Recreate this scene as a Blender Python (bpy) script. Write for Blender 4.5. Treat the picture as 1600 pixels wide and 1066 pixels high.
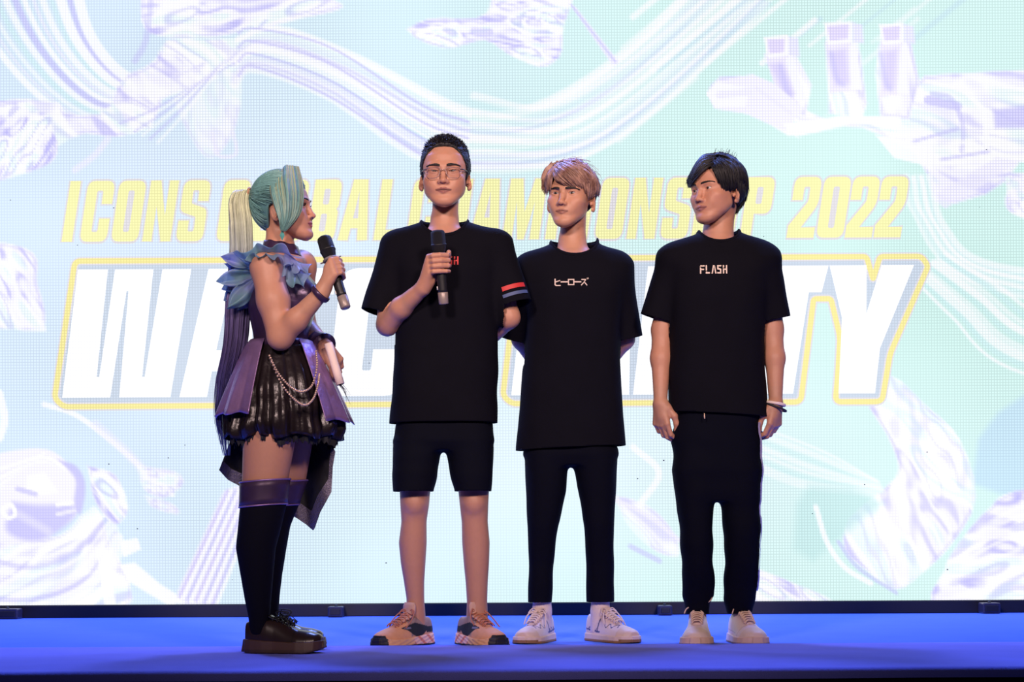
import bpy, bmesh, math, random
import numpy as np
from mathutils import Vector, Matrix
from mathutils.geometry import tessellate_polygon

for o in list(bpy.data.objects):
    bpy.data.objects.remove(o)
scene = bpy.context.scene
COL = scene.collection
R = math.radians

# ------------------------------------------------------------------ camera
FPX, CAMD, CAMH, HORY, ROLL = 2880.0, 6.5, 0.40, 833.0, R(0.32)
cam_d = bpy.data.cameras.new('camera')
cam_d.sensor_width = 36.0
cam_d.lens = FPX / 1600 * 36
cam_d.shift_y = (HORY - 533.0) / 1600
cam_d.clip_end = 60
cam = bpy.data.objects.new('camera', cam_d)
COL.objects.link(cam)
_r = Vector((math.cos(ROLL), 0, -math.sin(ROLL)))
_u = Vector((math.sin(ROLL), 0, math.cos(ROLL)))
cam.matrix_world = Matrix(((_r.x, _u.x, 0, 0), (_r.y, _u.y, -1, -CAMD), (_r.z, _u.z, 0, CAMH), (0, 0, 0, 1)))
scene.camera = cam

def P(px, py, Y=0.0):
    """point of the place seen at (px, py) that stands at depth Y"""
    d = (Y + CAMD) / FPX
    a, b = (px - 800) * d, (HORY - py) * d
    return np.array([a * _r.x + b * _u.x, Y, CAMH + a * _r.z + b * _u.z])

# ------------------------------------------------------------------ world, lights, exposure
w = bpy.data.worlds.new('hall_dark')
scene.world = w
w.use_nodes = True
w.node_tree.nodes['Background'].inputs[0].default_value = (0.35, 0.33, 0.6, 1)
w.node_tree.nodes['Background'].inputs[1].default_value = 0.05

def area(name, loc, target, size, energy, col):
    l = bpy.data.lights.new(name, 'AREA')
    l.shape = 'DISK'
    l.size = size
    l.energy = energy
    l.color = col
    o = bpy.data.objects.new(name, l)
    COL.objects.link(o)
    o.location = loc
    o.rotation_euler = (Vector(target) - Vector(loc)).to_track_quat('-Z', 'Y').to_euler()
    return o

def spot(name, loc, target, energy, col, ang, rad):
    l = bpy.data.lights.new(name, 'SPOT')
    l.energy = energy
    l.color = col
    l.spot_size = R(ang)
    l.spot_blend = 1.0
    l.shadow_soft_size = rad
    o = bpy.data.objects.new(name, l)
    COL.objects.link(o)
    o.location = loc
    o.rotation_euler = (Vector(target) - Vector(loc)).to_track_quat('-Z', 'Y').to_euler()
    return o

spot('front_truss_profile_light', (-2.0, -7.5, 3.9), (-0.05, 0, 1.90), 2000, (1.0, 0.76, 0.71), 33, 0.55)
spot('front_truss_profile_light', (2.4, -7.5, 3.9), (0.05, 0, 1.90), 2000, (1.0, 0.74, 0.67), 33, 0.55)
for _x in (-2.6, 0.0, 2.6):
    area('added_blue_wash_light', (_x, 2.0, 4.4), (_x*.8, 0.6, 0), 0.7, 165, (0.20, 0.30, 1.0))  # added lamps, none seen: brighten the carpet, rim hair and shoulders blue
scene.view_settings.view_transform = 'Standard'
scene.view_settings.look = 'None'
scene.view_settings.exposure = 0.0
scene.view_settings.gamma = 1.0
scene.view_settings.use_curve_mapping = False

# ------------------------------------------------------------------ small helpers
def s2l(c):
    c = c / 255.0
    return c / 12.92 if c <= 0.04045 else ((c + 0.055) / 1.055) ** 2.4

def rgb(r, g, b):
    return (s2l(r), s2l(g), s2l(b))

def mat(name, col, rough=0.6, metal=0.0, spec=0.5, noise=None, bump=None, attr=False, sheen=0, coat=0, alpha=1, emit=None):
    """procedural material; noise=(scale, amount) varies the colour, bump=(scale, strength)"""
    m = bpy.data.materials.new(name)
    m.use_nodes = True
    nt = m.node_tree
    b = nt.nodes['Principled BSDF']
    b.inputs['Roughness'].default_value = rough
    b.inputs['Metallic'].default_value = metal
    b.inputs['Specular IOR Level'].default_value = spec
    b.inputs['Sheen Weight'].default_value = sheen
    b.inputs['Coat Weight'].default_value = coat
    b.inputs['Alpha'].default_value = alpha
    src = None
    if attr:
        a = nt.nodes.new('ShaderNodeAttribute')
        a.attribute_name = 'Col'
        src = a.outputs['Color']
    else:
        b.inputs['Base Color'].default_value = (*col, 1)
    tc = nt.nodes.new('ShaderNodeTexCoord')
    if noise:
        n = nt.nodes.new('ShaderNodeTexNoise')
        n.inputs['Scale'].default_value = noise[0]
        n.inputs['Detail'].default_value = 4
        nt.links.new(tc.outputs['Object'], n.inputs['Vector'])
        mr = nt.nodes.new('ShaderNodeMapRange')
        mr.inputs['To Min'].default_value = 1 - noise[1]
        mr.inputs['To Max'].default_value = 1 + noise[1]
        nt.links.new(n.outputs['Fac'], mr.inputs['Value'])
        mx = nt.nodes.new('ShaderNodeMix')
        mx.data_type = 'RGBA'
        mx.blend_type = 'MULTIPLY'
        mx.inputs['Factor'].default_value = 1
        if src is None:
            mx.inputs['A'].default_value = (*col, 1)
        else:
            nt.links.new(src, mx.inputs['A'])
        nt.links.new(mr.outputs['Result'], mx.inputs['B'])
        src = mx.outputs['Result']
    if src is not None:
        nt.links.new(src, b.inputs['Base Color'])
    if bump:
        n2 = nt.nodes.new('ShaderNodeTexNoise')
        n2.inputs['Scale'].default_value = bump[0]
        n2.inputs['Detail'].default_value = 3
        nt.links.new(tc.outputs['Object'], n2.inputs['Vector'])
        bp = nt.nodes.new('ShaderNodeBump')
        bp.inputs['Strength'].default_value = bump[1]
        bp.inputs['Distance'].default_value = 0.004
        nt.links.new(n2.outputs['Fac'], bp.inputs['Height'])
        nt.links.new(bp.outputs['Normal'], b.inputs['Normal'])
    return m

ORI = {}

def tag(o, label=None, cat=None, group=None, kind=None):
    if label: o['label'] = label
    if cat: o['category'] = cat
    if group: o['group'] = group
    if kind: o['kind'] = kind
    return o

def empty(name, loc):
    o = bpy.data.objects.new(name, None)
    o.empty_display_size = 0.1
    o.location = loc
    COL.objects.link(o)
    ORI[o.name] = np.array(loc, dtype=float)
    return o

def link_mesh(name, verts, faces, m, parent=None, smooth=True, cols=None, origin=None):
    """one mesh object from world-space vertices; a child takes the origin of its thing"""
    V = np.asarray(verts, dtype=np.float64).reshape(-1, 3)
    if parent is not None:
        org = ORI[parent.name]
    elif origin is not None:
        org = np.array(origin, dtype=float)
    else:
        org = np.array([(V[:, 0].min() + V[:, 0].max()) / 2, (V[:, 1].min() + V[:, 1].max()) / 2, V[:, 2].min()])
    me = bpy.data.meshes.new(name)
    if isinstance(faces, np.ndarray):
        me.vertices.add(len(V))
        me.vertices.foreach_set('co', (V - org).astype(np.float32).ravel())
        n = faces.shape[1]
        me.loops.add(faces.size)
        me.loops.foreach_set('vertex_index', faces.astype(np.int32).ravel())
        me.polygons.add(len(faces))
        me.polygons.foreach_set('loop_start', np.arange(0, faces.size, n, dtype=np.int32))
        me.update(calc_edges=True)
        me.validate()
    else:
        me.from_pydata([tuple(v) for v in (V - org)], [], [tuple(f) for f in faces])
        me.update()
    me.polygons.foreach_set('use_smooth', np.full(len(me.polygons), smooth))
    if cols is not None:
        C = np.ones((len(V), 4), dtype=np.float32)
        C[:, :3] = cols
        a = me.color_attributes.new('Col', 'FLOAT_COLOR', 'POINT')
        a.data.foreach_set('color', C.ravel())
    if m: me.materials.append(m)
    o = bpy.data.objects.new(name, me)
    COL.objects.link(o)
    if parent is not None:
        o.parent = parent
        ORI[o.name] = org
    else:
        o.location = org
        ORI[o.name] = org
    return o

class MB:
    """collects boxes, tubes and surfaces for ONE mesh"""
    def __init__(s):
        s.v, s.f, s.n = [], [], 0
    def add(s, v, f):
        v = np.asarray(v, dtype=float).reshape(-1, 3)
        s.v.append(v)
        s.f += [tuple(int(i) + s.n for i in q) for q in f]
        s.n += len(v)
    def box(s, lo, hi, bev=0):
        x0, y0, z0 = lo; x1, y1, z1 = hi
        if bev <= 0:
            s.add([(x0,y0,z0),(x1,y0,z0),(x1,y1,z0),(x0,y1,z0),(x0,y0,z1),(x1,y0,z1),(x1,y1,z1),(x0,y1,z1)],
                  [(0,3,2,1),(4,5,6,7),(0,1,5,4),(1,2,6,5),(2,3,7,6),(3,0,4,7)])
            return
        bm = bmesh.new()
        bmesh.ops.create_cube(bm, size=1)
        for q in bm.verts:
            q.co = Vector(((x0+x1)/2 + q.co.x*(x1-x0), (y0+y1)/2 + q.co.y*(y1-y0), (z0+z1)/2 + q.co.z*(z1-z0)))
        bmesh.ops.bevel(bm, geom=bm.edges[:], offset=bev, segments=2, affect='EDGES', profile=0.5)
        bm.verts.index_update()
        s.add([q.co[:] for q in bm.verts], [[q.index for q in f.verts] for f in bm.faces])
        bm.free()
    def tube(s, pts, rad, sides=8, flat=1.0, nrm=None, cap=True, closed=False):
        """swept tube; flat<1 squeezes it along nrm (a ribbon-like lock)"""
        p = np.asarray(pts, dtype=float)
        n = len(p)
        r = np.full(n, rad) if np.isscalar(rad) else np.asarray(rad, dtype=float)
        if closed:
            t = np.roll(p, -1, 0) - np.roll(p, 1, 0)
        else:
            t = np.gradient(p, axis=0)
        t /= np.linalg.norm(t, axis=1)[:, None] + 1e-12
        if nrm is None:
            a = np.array([0, 0, 1.0]) if abs(t[0][2]) < 0.9 else np.array([1.0, 0, 0])
            N = np.zeros_like(p)
            cur = a
            for i in range(n):
                cur = cur - t[i] * cur.dot(t[i])
                cur = cur / (np.linalg.norm(cur) + 1e-12)
                N[i] = cur
        else:
            N = np.broadcast_to(np.asarray(nrm, dtype=float), p.shape).copy()
            N -= t * (N * t).sum(1)[:, None]
            N /= np.linalg.norm(N, axis=1)[:, None] + 1e-12
        B = np.cross(t, N)
        an = np.arange(sides) / sides * 2 * math.pi
        ring = p[:, None, :] + r[:, None, None] * (np.cos(an)[None, :, None] * N[:, None, :] * flat + np.sin(an)[None, :, None] * B[:, None, :])
        f = []
        m = n if closed else n - 1
        for i in range(m):
            j = (i + 1) % n
            for k in range(sides):
                l = (k + 1) % sides
                f.append((i*sides+k, i*sides+l, j*sides+l, j*sides+k))
        if cap and not closed:
            f.append(tuple(range(sides))[::-1])
            f.append(tuple((n-1)*sides + k for k in range(sides)))
        s.add(ring.reshape(-1, 3), f)
    def lathe(s, a, b, prof, sides=20):
        """prof: (t along a->b in metres, radius)"""
        a = np.asarray(a, float); b = np.asarray(b, float)
        d = (b - a) / np.linalg.norm(b - a)
        s.tube([a + d * q[0] for q in prof], [max(q[1], 1e-5) for q in prof], sides)
    def surf(s, fn, nu, nv, closed=False):
        """fn(u,v) over a grid, u and v in 0..1"""
        v = [fn(i / (nu if closed else nu - 1), j / (nv - 1)) for i in range(nu) for j in range(nv)]
        f = []
        for i in range(nu if closed else nu - 1):
            k = (i + 1) % nu
            for j in range(nv - 1):
                f.append((i*nv+j, k*nv+j, k*nv+j+1, i*nv+j+1))
        s.add(v, f)
    def sphere(s, c, r, nu=12, nv=8):
        r = np.broadcast_to(np.asarray(r, float), (3,))
        s.surf(lambda u, v: np.array(c) + r * np.array([math.cos(2*math.pi*u)*math.sin(math.pi*(0.01+.98*v)), math.sin(2*math.pi*u)*math.sin(math.pi*(0.01+.98*v)), -math.cos(math.pi*(0.01+.98*v))]), nu, nv, True)
    def build(s, name, m, parent=None, smooth=True, cols=None, origin=None):
        return link_mesh(name, np.concatenate(s.v), s.f, m, parent, smooth, cols, origin)

def solid(o, t, off=0):
    md = o.modifiers.new('thickness', 'SOLIDIFY')
    md.thickness = t
    md.offset = off
    return o

def smooth_line(pts, n=40):
    """Catmull-Rom through the points"""
    p = np.asarray(pts, dtype=float)
    p = np.vstack([2*p[0]-p[1], p, 2*p[-1]-p[-2]])
    seg = len(p) - 3
    out = []
    for i in range(n):
        t = i / (n - 1) * seg
        k = min(int(t), seg - 1)
        u = t - k
        a, b, c, d = p[k:k+4]
        out.append(0.5*((2*b) + (c-a)*u + (2*a-5*b+4*c-d)*u*u + (3*b-a-3*c+d)*u**3))
    return np.array(out)

# ------------------------------------------------------------------ implicit surfaces (signed distance fields on a grid)
class Field:
    def __init__(s):
        s.ops = []
        s.M = None
    def add(s, fn, lo, hi, k=0.01, op='u'):
        lo = np.asarray(lo, float); hi = np.asarray(hi, float)
        if s.M is None:
            s.ops.append((fn, lo, hi, k, op))
            return
        M = np.array(s.M); A = M[:3, :3]; T = M[:3, 3]
        sc = np.cbrt(abs(np.linalg.det(A)))
        I = np.linalg.inv(A)
        cs = np.array([[x, y, z] for x in (lo[0], hi[0]) for y in (lo[1], hi[1]) for z in (lo[2], hi[2])]) @ A.T + T
        def g(X, Y, Z):
            X = X - T[0]; Y = Y - T[1]; Z = Z - T[2]
            return sc * fn(I[0,0]*X+I[0,1]*Y+I[0,2]*Z, I[1,0]*X+I[1,1]*Y+I[1,2]*Z, I[2,0]*X+I[2,1]*Y+I[2,2]*Z)
        s.ops.append((g, cs.min(0), cs.max(0), k * sc, op))
    def cone(s, a, b, ra, rb=None, k=0.01, op='u'):
        a = np.asarray(a, float); b = np.asarray(b, float)
        rb = ra if rb is None else rb
        ba = b - a
        l2 = ba.dot(ba) + 1e-12
        def f(X, Y, Z):
            t = np.clip(((X-a[0])*ba[0] + (Y-a[1])*ba[1] + (Z-a[2])*ba[2]) / l2, 0, 1)
            return np.sqrt((X-a[0]-t*ba[0])**2 + (Y-a[1]-t*ba[1])**2 + (Z-a[2]-t*ba[2])**2) - (ra + t*(rb-ra))
        m = max(ra, rb)
        s.add(f, np.minimum(a, b) - m, np.maximum(a, b) + m, k, op)
    def chain(s, pts, rad, k=0.01, op='u'):
        for i in range(len(pts) - 1):
            s.cone(pts[i], pts[i+1], rad[i], rad[i+1], k, op)
    def ell(s, c, r, k=0.01, op='u', rot=None):
        c = np.asarray(c, float); r = np.asarray(r, float)
        Q = None if rot is None else np.array(rot.inverted())
        def f(X, Y, Z):
            X = X - c[0]; Y = Y - c[1]; Z = Z - c[2]
            if Q is not None:
                X, Y, Z = Q[0,0]*X+Q[0,1]*Y+Q[0,2]*Z, Q[1,0]*X+Q[1,1]*Y+Q[1,2]*Z, Q[2,0]*X+Q[2,1]*Y+Q[2,2]*Z
            k0 = np.sqrt((X/r[0])**2 + (Y/r[1])**2 + (Z/r[2])**2)
            k1 = np.sqrt((X/r[0]**2)**2 + (Y/r[1]**2)**2 + (Z/r[2]**2)**2) + 1e-9
            return k0 * (k0 - 1) / k1
        m = r if rot is None else np.full(3, r.max())
        s.add(f, c - m, c + m, k, op)
    def loft(s, rows, k=0.01, n=2.3, op='u', pad=0.0):
        """rows (z, cx, cy, rx, ry): stacked superellipse sections"""
        A = np.array(sorted(rows), dtype=float)
        z = A[:, 0]
        # smooth the profile with a cubic resampling
        zs = np.linspace(z[0], z[-1], 260)
        Bm = np.stack([np.interp(zs, z, A[:, i]) for i in range(1, 5)], 1)
        for _ in range(4):
            Bm[1:-1] = (Bm[:-2] + 2*Bm[1:-1] + Bm[2:]) / 4
        lo = np.array([(Bm[:,0]-Bm[:,2]).min(), (Bm[:,1]-Bm[:,3]).min(), z[0]]) - pad
        hi = np.array([(Bm[:,0]+Bm[:,2]).max(), (Bm[:,1]+Bm[:,3]).max(), z[-1]]) + pad
        def f(X, Y, Z):
            zz = np.clip(Z, z[0], z[-1])
            cx, cy, rx, ry = [np.interp(zz, zs, Bm[:, i]) for i in range(4)]
            q = (np.abs((X-cx)/rx)**n + np.abs((Y-cy)/ry)**n)**(1/n)
            d = (q - 1) * np.minimum(rx, ry)
            return np.maximum(d, np.maximum(z[0] - Z, Z - z[-1]))
        s.add(f, lo, hi, k, op)
    def disp(s, fn, lo, hi):
        M = s.M; s.M = None
        s.add(fn, lo, hi, 0, 'd')
        s.M = M
    def grid(s, lo, hi, h):
        lo = np.asarray(lo, float); hi = np.asarray(hi, float)
        n = np.ceil((hi - lo) / h).astype(int) + 1
        ax = [(lo[i] + h*np.arange(n[i])).astype(np.float32) for i in range(3)]
        D = np.full(n, 0.08, dtype=np.float32)
        for fn, a, b, k, op in s.ops:
            mg = k + 3*h
            i0 = np.maximum(np.floor((a - mg - lo) / h).astype(int), 0)
            i1 = np.minimum(np.ceil((b + mg - lo) / h).astype(int) + 1, n)
            if (i1 <= i0).any():
                continue
            sl = tuple(slice(i0[i], i1[i]) for i in range(3))
            d = fn(ax[0][sl[0]][:, None, None], ax[1][sl[1]][None, :, None], ax[2][sl[2]][None, None, :]).astype(np.float32)
            c = D[sl]
            if op == 'u':
                if k > 0:
                    hh = np.maximum(k - np.abs(c - d), 0) / k
                    D[sl] = np.minimum(c, d) - hh*hh*k*0.25
                else:
                    D[sl] = np.minimum(c, d)
            elif op == 's':
                d = -d
                if k > 0:
                    hh = np.maximum(k - np.abs(c - d), 0) / k
                    D[sl] = np.maximum(c, d) + hh*hh*k*0.25
                else:
                    D[sl] = np.maximum(c, d)
            elif op == 'd':
                D[sl] = c + d
        return D, lo
    def mesh(s, lo, hi, h):
        D, lo = s.grid(lo, hi, h)
        return surface_nets(D, lo, h)

def surface_nets(D, lo, h):
    S = D < 0
    c = np.zeros(tuple(np.array(D.shape) - 1), dtype=np.int8)
    co = [(i, j, k) for i in (0, 1) for j in (0, 1) for k in (0, 1)]
    nx, ny, nz = c.shape
    for (i, j, k) in co:
        c += S[i:i+nx, j:j+ny, k:k+nz]
    act = (c > 0) & (c < 8)
    ids = np.argwhere(act)
    pos = np.zeros((len(ids), 3)); cnt = np.zeros(len(ids))
    for a in co:
        for ax in range(3):
            if a[ax] == 0:
                b = list(a); b[ax] = 1
                da = D[ids[:,0]+a[0], ids[:,1]+a[1], ids[:,2]+a[2]]
                db = D[ids[:,0]+b[0], ids[:,1]+b[1], ids[:,2]+b[2]]
                m = (da < 0) != (db < 0)
                t = np.where(m, da / np.where(m, da - db, 1), 0)
                q = np.tile(np.array(a, float), (len(ids), 1))
                q[:, ax] += t
                pos += q * m[:, None]; cnt += m
    V = lo + h * (ids + pos / cnt[:, None])
    idx = np.full(c.shape, -1, dtype=np.int64)
    idx[act] = np.arange(len(ids))
    F = []
    for ax in range(3):
        o1, o2 = [(1, 2), (2, 0), (0, 1)][ax]
        sl0 = [slice(1, -1)]*3; sl1 = [slice(1, -1)]*3
        sl0[ax] = slice(0, -1); sl1[ax] = slice(1, None)
        A = S[tuple(sl0)]; B = S[tuple(sl1)]
        for flip, mask in ((False, A & ~B), (True, ~A & B)):
            e = np.argwhere(mask)
            if not len(e): continue
            e = e + np.array([0 if i == ax else 1 for i in range(3)])
            q = []
            for (u, v) in ((1, 1), (0, 1), (0, 0), (1, 0)):
                t = e.copy(); t[:, o1] -= u; t[:, o2] -= v
                q.append(idx[t[:, 0], t[:, 1], t[:, 2]])
            q = np.stack(q, 1)
            F.append(q[:, ::-1] if flip else q)
    F = np.concatenate(F)
    F = F[(F >= 0).all(1)]
    return V, F

def relax(V, F, it=1, lam=0.5):
    for _ in range(it):
        S = np.zeros_like(V); n = np.zeros(len(V))
        for a in range(4):
            np.add.at(S, F[:, a], V[F[:, (a+1) % 4]]); np.add.at(n, F[:, a], 1)
            np.add.at(S, F[:, a], V[F[:, (a+3) % 4]]); np.add.at(n, F[:, a], 1)
        V = V + lam * (S / np.maximum(n, 1)[:, None] - V) * (n > 0)[:, None]
    return V

def wave(seed, freq, n=6, aniso=(1, 1, 1)):
    """cheap smooth 3D noise in -1..1 for numpy grids"""
    rs = np.random.RandomState(seed)
    K = rs.normal(size=(n, 3)); K /= np.linalg.norm(K, axis=1)[:, None]
    K *= freq * rs.uniform(0.6, 1.5, (n, 1)) * np.array(aniso)
    ph = rs.uniform(0, 6.28, n)
    def f(X, Y, Z):
        o = 0
        for i in range(n):
            o = o + np.sin(K[i,0]*X + K[i,1]*Y + K[i,2]*Z + ph[i])
        return o / n * 1.3
    return f

def join_parts(parts):
    Vs, Fs, n = [], [], 0
    for V, F in parts:
        Vs.append(V); Fs.append(F + n); n += len(V)
    return np.concatenate(Vs), np.concatenate(Fs)

def cloth(name, V, F, m, parent, cuts, thick=0.004, hole=None):
    """cut the closed skin V,F open at the cut planes and give it thickness. cuts: (point, normal, select(center)); drops what lies along +normal.
    hole(V) > 0 marks an opening whose rim is followed smoothly"""
    bm = bmesh.new()
    vs = [bm.verts.new(v) for v in V]
    for f in F:
        try: bm.faces.new([vs[i] for i in f])
        except ValueError: pass
    for pt, no, sel in cuts:
        fs = [f for f in bm.faces if sel(f.calc_center_median())]
        g = set(fs)
        for f in fs:
            g.update(f.verts); g.update(f.edges)
        bmesh.ops.bisect_plane(bm, geom=list(g), plane_co=Vector(pt), plane_no=Vector(no).normalized(), clear_outer=True, dist=1e-5)
    lone = [v for v in bm.verts if not v.link_faces]
    bmesh.ops.delete(bm, geom=lone, context='VERTS')
    bm.verts.index_update()
    V2 = np.array([v.co[:] for v in bm.verts]); F2 = [[v.index for v in f.verts] for f in bm.faces]
    bm.free()
    rim = None
    if hole is not None:
        fv = hole(V2)
        F2 = [f for f in F2 if (fv[f] <= 0).any()]
        mv = sorted({i for f in F2 for i in f if fv[i] > 0})
        q = V2[mv].copy()
        for _ in range(6):                       # slide the rim vertices onto the edge of the opening
            e = 1e-4
            g0 = hole(q)
            gr = np.stack([(hole(q + d) - g0)/e for d in np.eye(3)*e], 1)
            gr[:, 1] = 0
            q = q - gr*(g0/np.maximum((gr**2).sum(1), 1e-6))[:, None]
        V2[mv] = q
        used = sorted({i for f in F2 for i in f})
        mp = {i: k for k, i in enumerate(used)}
        V2 = V2[used]; F2 = [[mp[i] for i in f] for f in F2]
        c = q.mean(0)
        an = np.arctan2(q[:, 1] - c[1], q[:, 0] - c[0])
        bins = np.linspace(-math.pi, math.pi, 57)
        rim = np.array([q[(an >= a0) & (an < a1)].mean(0) for a0, a1 in zip(bins, bins[1:]) if ((an >= a0) & (an < a1)).any()])
        for _ in range(4):
            rim = (np.roll(rim, 1, 0) + 2*rim + np.roll(rim, -1, 0)) / 4
    o = link_mesh(name, V2, F2, m, parent)
    solid(o, thick, -1)
    return o, V2, rim
# ------------------------------------------------------------------ stage
YL = 2.45          # face of the LED wall
YF = -1.20         # front edge of the stage
YS = -0.055        # rear edge of the front carpet strip

def carpet_mat(name, col):
    m = mat(name, col, rough=0.95, spec=0.1, noise=(6, 0.10), bump=(420, 0.5), sheen=0.3)
    m.node_tree.nodes['Principled BSDF'].inputs['Sheen Tint'].default_value = (*rgb(120, 130, 255), 1)
    return m
M_CARPET = carpet_mat('blue_carpet', (0.11, 0.24, 0.90))
M_CARPET2 = carpet_mat('blue_carpet_front', (0.26, 0.265, 0.86))
M_BLACK = mat('black_fabric_skirting', (0.012, 0.011, 0.02), rough=0.9, noise=(30, 0.3), bump=(60, 0.3))
M_RAIL = mat('black_painted_steel', (0.010, 0.010, 0.016), rough=0.5, noise=(40, 0.2))
M_DRAPE = mat('dark_drape', (0.01, 0.01, 0.012), rough=0.95)

b = MB()
def deck(u, v):
    x = -5 + 10*u; y = YF + (YL + 0.5 - YF)*v
    return (x, y, 0.0)
b.surf(deck, 2, 2)
b.add([(-5, YF, -0.02), (5, YF, -0.02), (5, YL+.5, -0.02), (-5, YL+.5, -0.02)], [(3, 2, 1, 0)])
tag(b.build('floor', M_CARPET, None, False), 'blue carpeted stage floor', None, kind='structure')

rs = random.Random(5)
WR = [(rs.uniform(2, 9), rs.uniform(0, 6), rs.uniform(.3, 1)) for _ in range(6)]
def strip(u, v):
    x = -5 + 10*u
    w = sum(a*math.sin(f*x + p) for f, p, a in WR) / 6
    if v < 0.06:                    # the rear lip laid over the stage carpet
        y = YS + 0.004*w; z = 0.0006 + 0.0084*math.sin(v/0.06*math.pi/2)
    elif v < 0.9:
        t = (v - 0.06)/0.84
        y = YS - 0.01 + (YF - YS)*t; z = 0.009 + 0.003*w*math.sin(t*math.pi) - 0.0006*(1+math.sin(9*t+3*w))
    else:
        t = (v - 0.9)/0.1
        y = YF - 0.012 - 0.012*math.sin(t*math.pi/2); z = 0.009 - 0.03*t + .002*w
    return (x, y, z)
b = MB(); b.surf(strip, 240, 40)
tag(b.build('carpet_strip', M_CARPET2), 'dull blue carpet strip laid along the front edge of the stage', 'carpet')

b = MB()
def fascia(u, v):
    x = -5 + 10*u
    return (x, YF - 0.014 - 0.012*math.sin(x*38 + 2*math.sin(x*3))*v, -0.012 - 0.7*v)
b.surf(fascia, 500, 6)
tag(b.build('trim_1', M_BLACK), 'black gathered skirting below the stage edge', None, kind='structure')
b = MB(); b.add([(-9, -9, -.75), (9, -9, -.75), (9, 4, -.75), (-9, 4, -.75)], [(0, 1, 2, 3)])
tag(b.build('floor_hall', mat('hall_carpet', (0.02, 0.018, 0.03), 0.95, noise=(20, .3)), None, False), 'dark hall floor in front of the stage', None, kind='structure')
b = MB()
b.surf(lambda u, v: (-8 + 16*u, YL + 0.75 + 0.05*math.sin(u*260), -.75 + 6*v), 400, 2)
tag(b.build('wall_back', M_DRAPE), 'dark drape wall behind the screen', None, kind='structure')

# ------------------------------------------------------------------ LED wall
LD = (YL + CAMD) / FPX
def L(u, v, off=0.0):
    """u, v: design units of the screen picture (levelled)"""
    return ((u - 800)*LD, YL - off, CAMH + (HORY - v)*LD)
U0, U1, V0, V1 = -260.0, 1860.0, -300.0, 942.0

def led_material():
    m = bpy.data.materials.new('led_screen_pixels')
    m.use_nodes = True
    nt = m.node_tree
    nt.nodes.remove(nt.nodes['Principled BSDF'])
    N = nt.nodes.new; K = nt.links.new
    at = N('ShaderNodeAttribute'); at.attribute_name = 'Col'
    geo = N('ShaderNodeNewGeometry')
    sx = N('ShaderNodeSeparateXYZ'); K(geo.outputs['Position'], sx.inputs[0])
    def math_(op, a, b=None, c=None):
        n = N('ShaderNodeMath'); n.operation = op
        for i, q in enumerate((a, b, c)):
            if q is None: continue
            if isinstance(q, (int, float)): n.inputs[i].default_value = q
            else: K(q, n.inputs[i])
        return n.outputs[0]
    pitch = 0.0138
    ns = N('ShaderNodeTexNoise'); ns.inputs['Scale'].default_value = 0.9; ns.inputs['Detail'].default_value = 1
    K(geo.outputs['Position'], ns.inputs['Vector'])
    lines = []
    for ax, th in ((0, .26), (2, .26)):
        fr = math_('FRACT', math_('DIVIDE', sx.outputs[ax], pitch))
        ab = math_('ABSOLUTE', math_('SUBTRACT', fr, 0.5))
        lines.append(math_('SMOOTH_MIN', math_('MULTIPLY', math_('MAXIMUM', math_('SUBTRACT', ab, th), 0), 4.0), 1.0, 0.1))
    mx = math_('MAXIMUM', lines[0], lines[1])
    amp = N('ShaderNodeMapRange'); amp.inputs['From Min'].default_value = 0.35; amp.inputs['From Max'].default_value = 0.65
    amp.inputs['To Min'].default_value = 0.10; amp.inputs['To Max'].default_value = 0.34
    K(ns.outputs['Fac'], amp.inputs['Value'])
    dim = math_('SUBTRACT', 1.0, math_('MULTIPLY', mx, amp.outputs[0]))
    mu = N('ShaderNodeMix'); mu.data_type = 'RGBA'; mu.blend_type = 'MULTIPLY'; mu.inputs['Factor'].default_value = 1
    K(at.outputs['Color'], mu.inputs['A']); K(dim, mu.inputs['B'])
    em = N('ShaderNodeEmission'); em.inputs['Strength'].default_value = 1.0
    K(mu.outputs['Result'], em.inputs['Color'])
    K(em.outputs[0], nt.nodes['Material Output'].inputs['Surface'])
    return m
M_LED = led_material()
EM = np.array([1.18, 1.18, 1.22])      # screen brightness on top of its display colours

def lin(a):
    a = np.asarray(a, float)
    return np.where(a <= 0.04045, a/12.92, ((np.maximum(a, 0)+0.055)/1.055)**2.4)

STEP = 3.2
cu = np.arange(U0, U1 + .1, STEP); cv = np.arange(V0, V1 + .1, STEP)
CU, CV = np.meshgrid(cu, cv, indexing='ij')
IMG = np.zeros((len(cu), len(cv), 3))
def c3(r, g, b): return np.array([r, g, b]) / 255.0
WHT, LAV, VIO, TEA = c3(253, 253, 255), c3(235, 233, 254), c3(198, 195, 248), c3(206, 236, 236)
tx = np.clip((CU - 250) / 800, 0, 1)[..., None]
IMG[:] = c3(212, 230, 246)*(1 - tx) + c3(210, 240, 234)*tx
ty = np.clip((CV - 100)/500, 0, 1)[..., None]
IMG[:] += (c3(222, 232, 250) - IMG) * 0.55 * np.exp(-((CU-420)/330)**2 - ((CV-360)/260)**2)[..., None]
IMG[:] += (c3(232, 240, 252) - IMG) * 0.6 * np.exp(-((CU-900)/420)**2 - ((CV-700)/170)**2)[..., None]
IMG[:] += (c3(198, 232, 222) - IMG) * 0.5 * np.exp(-((CU-1500)/260)**2 - ((CV-480)/160)**2)[..., None]

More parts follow.
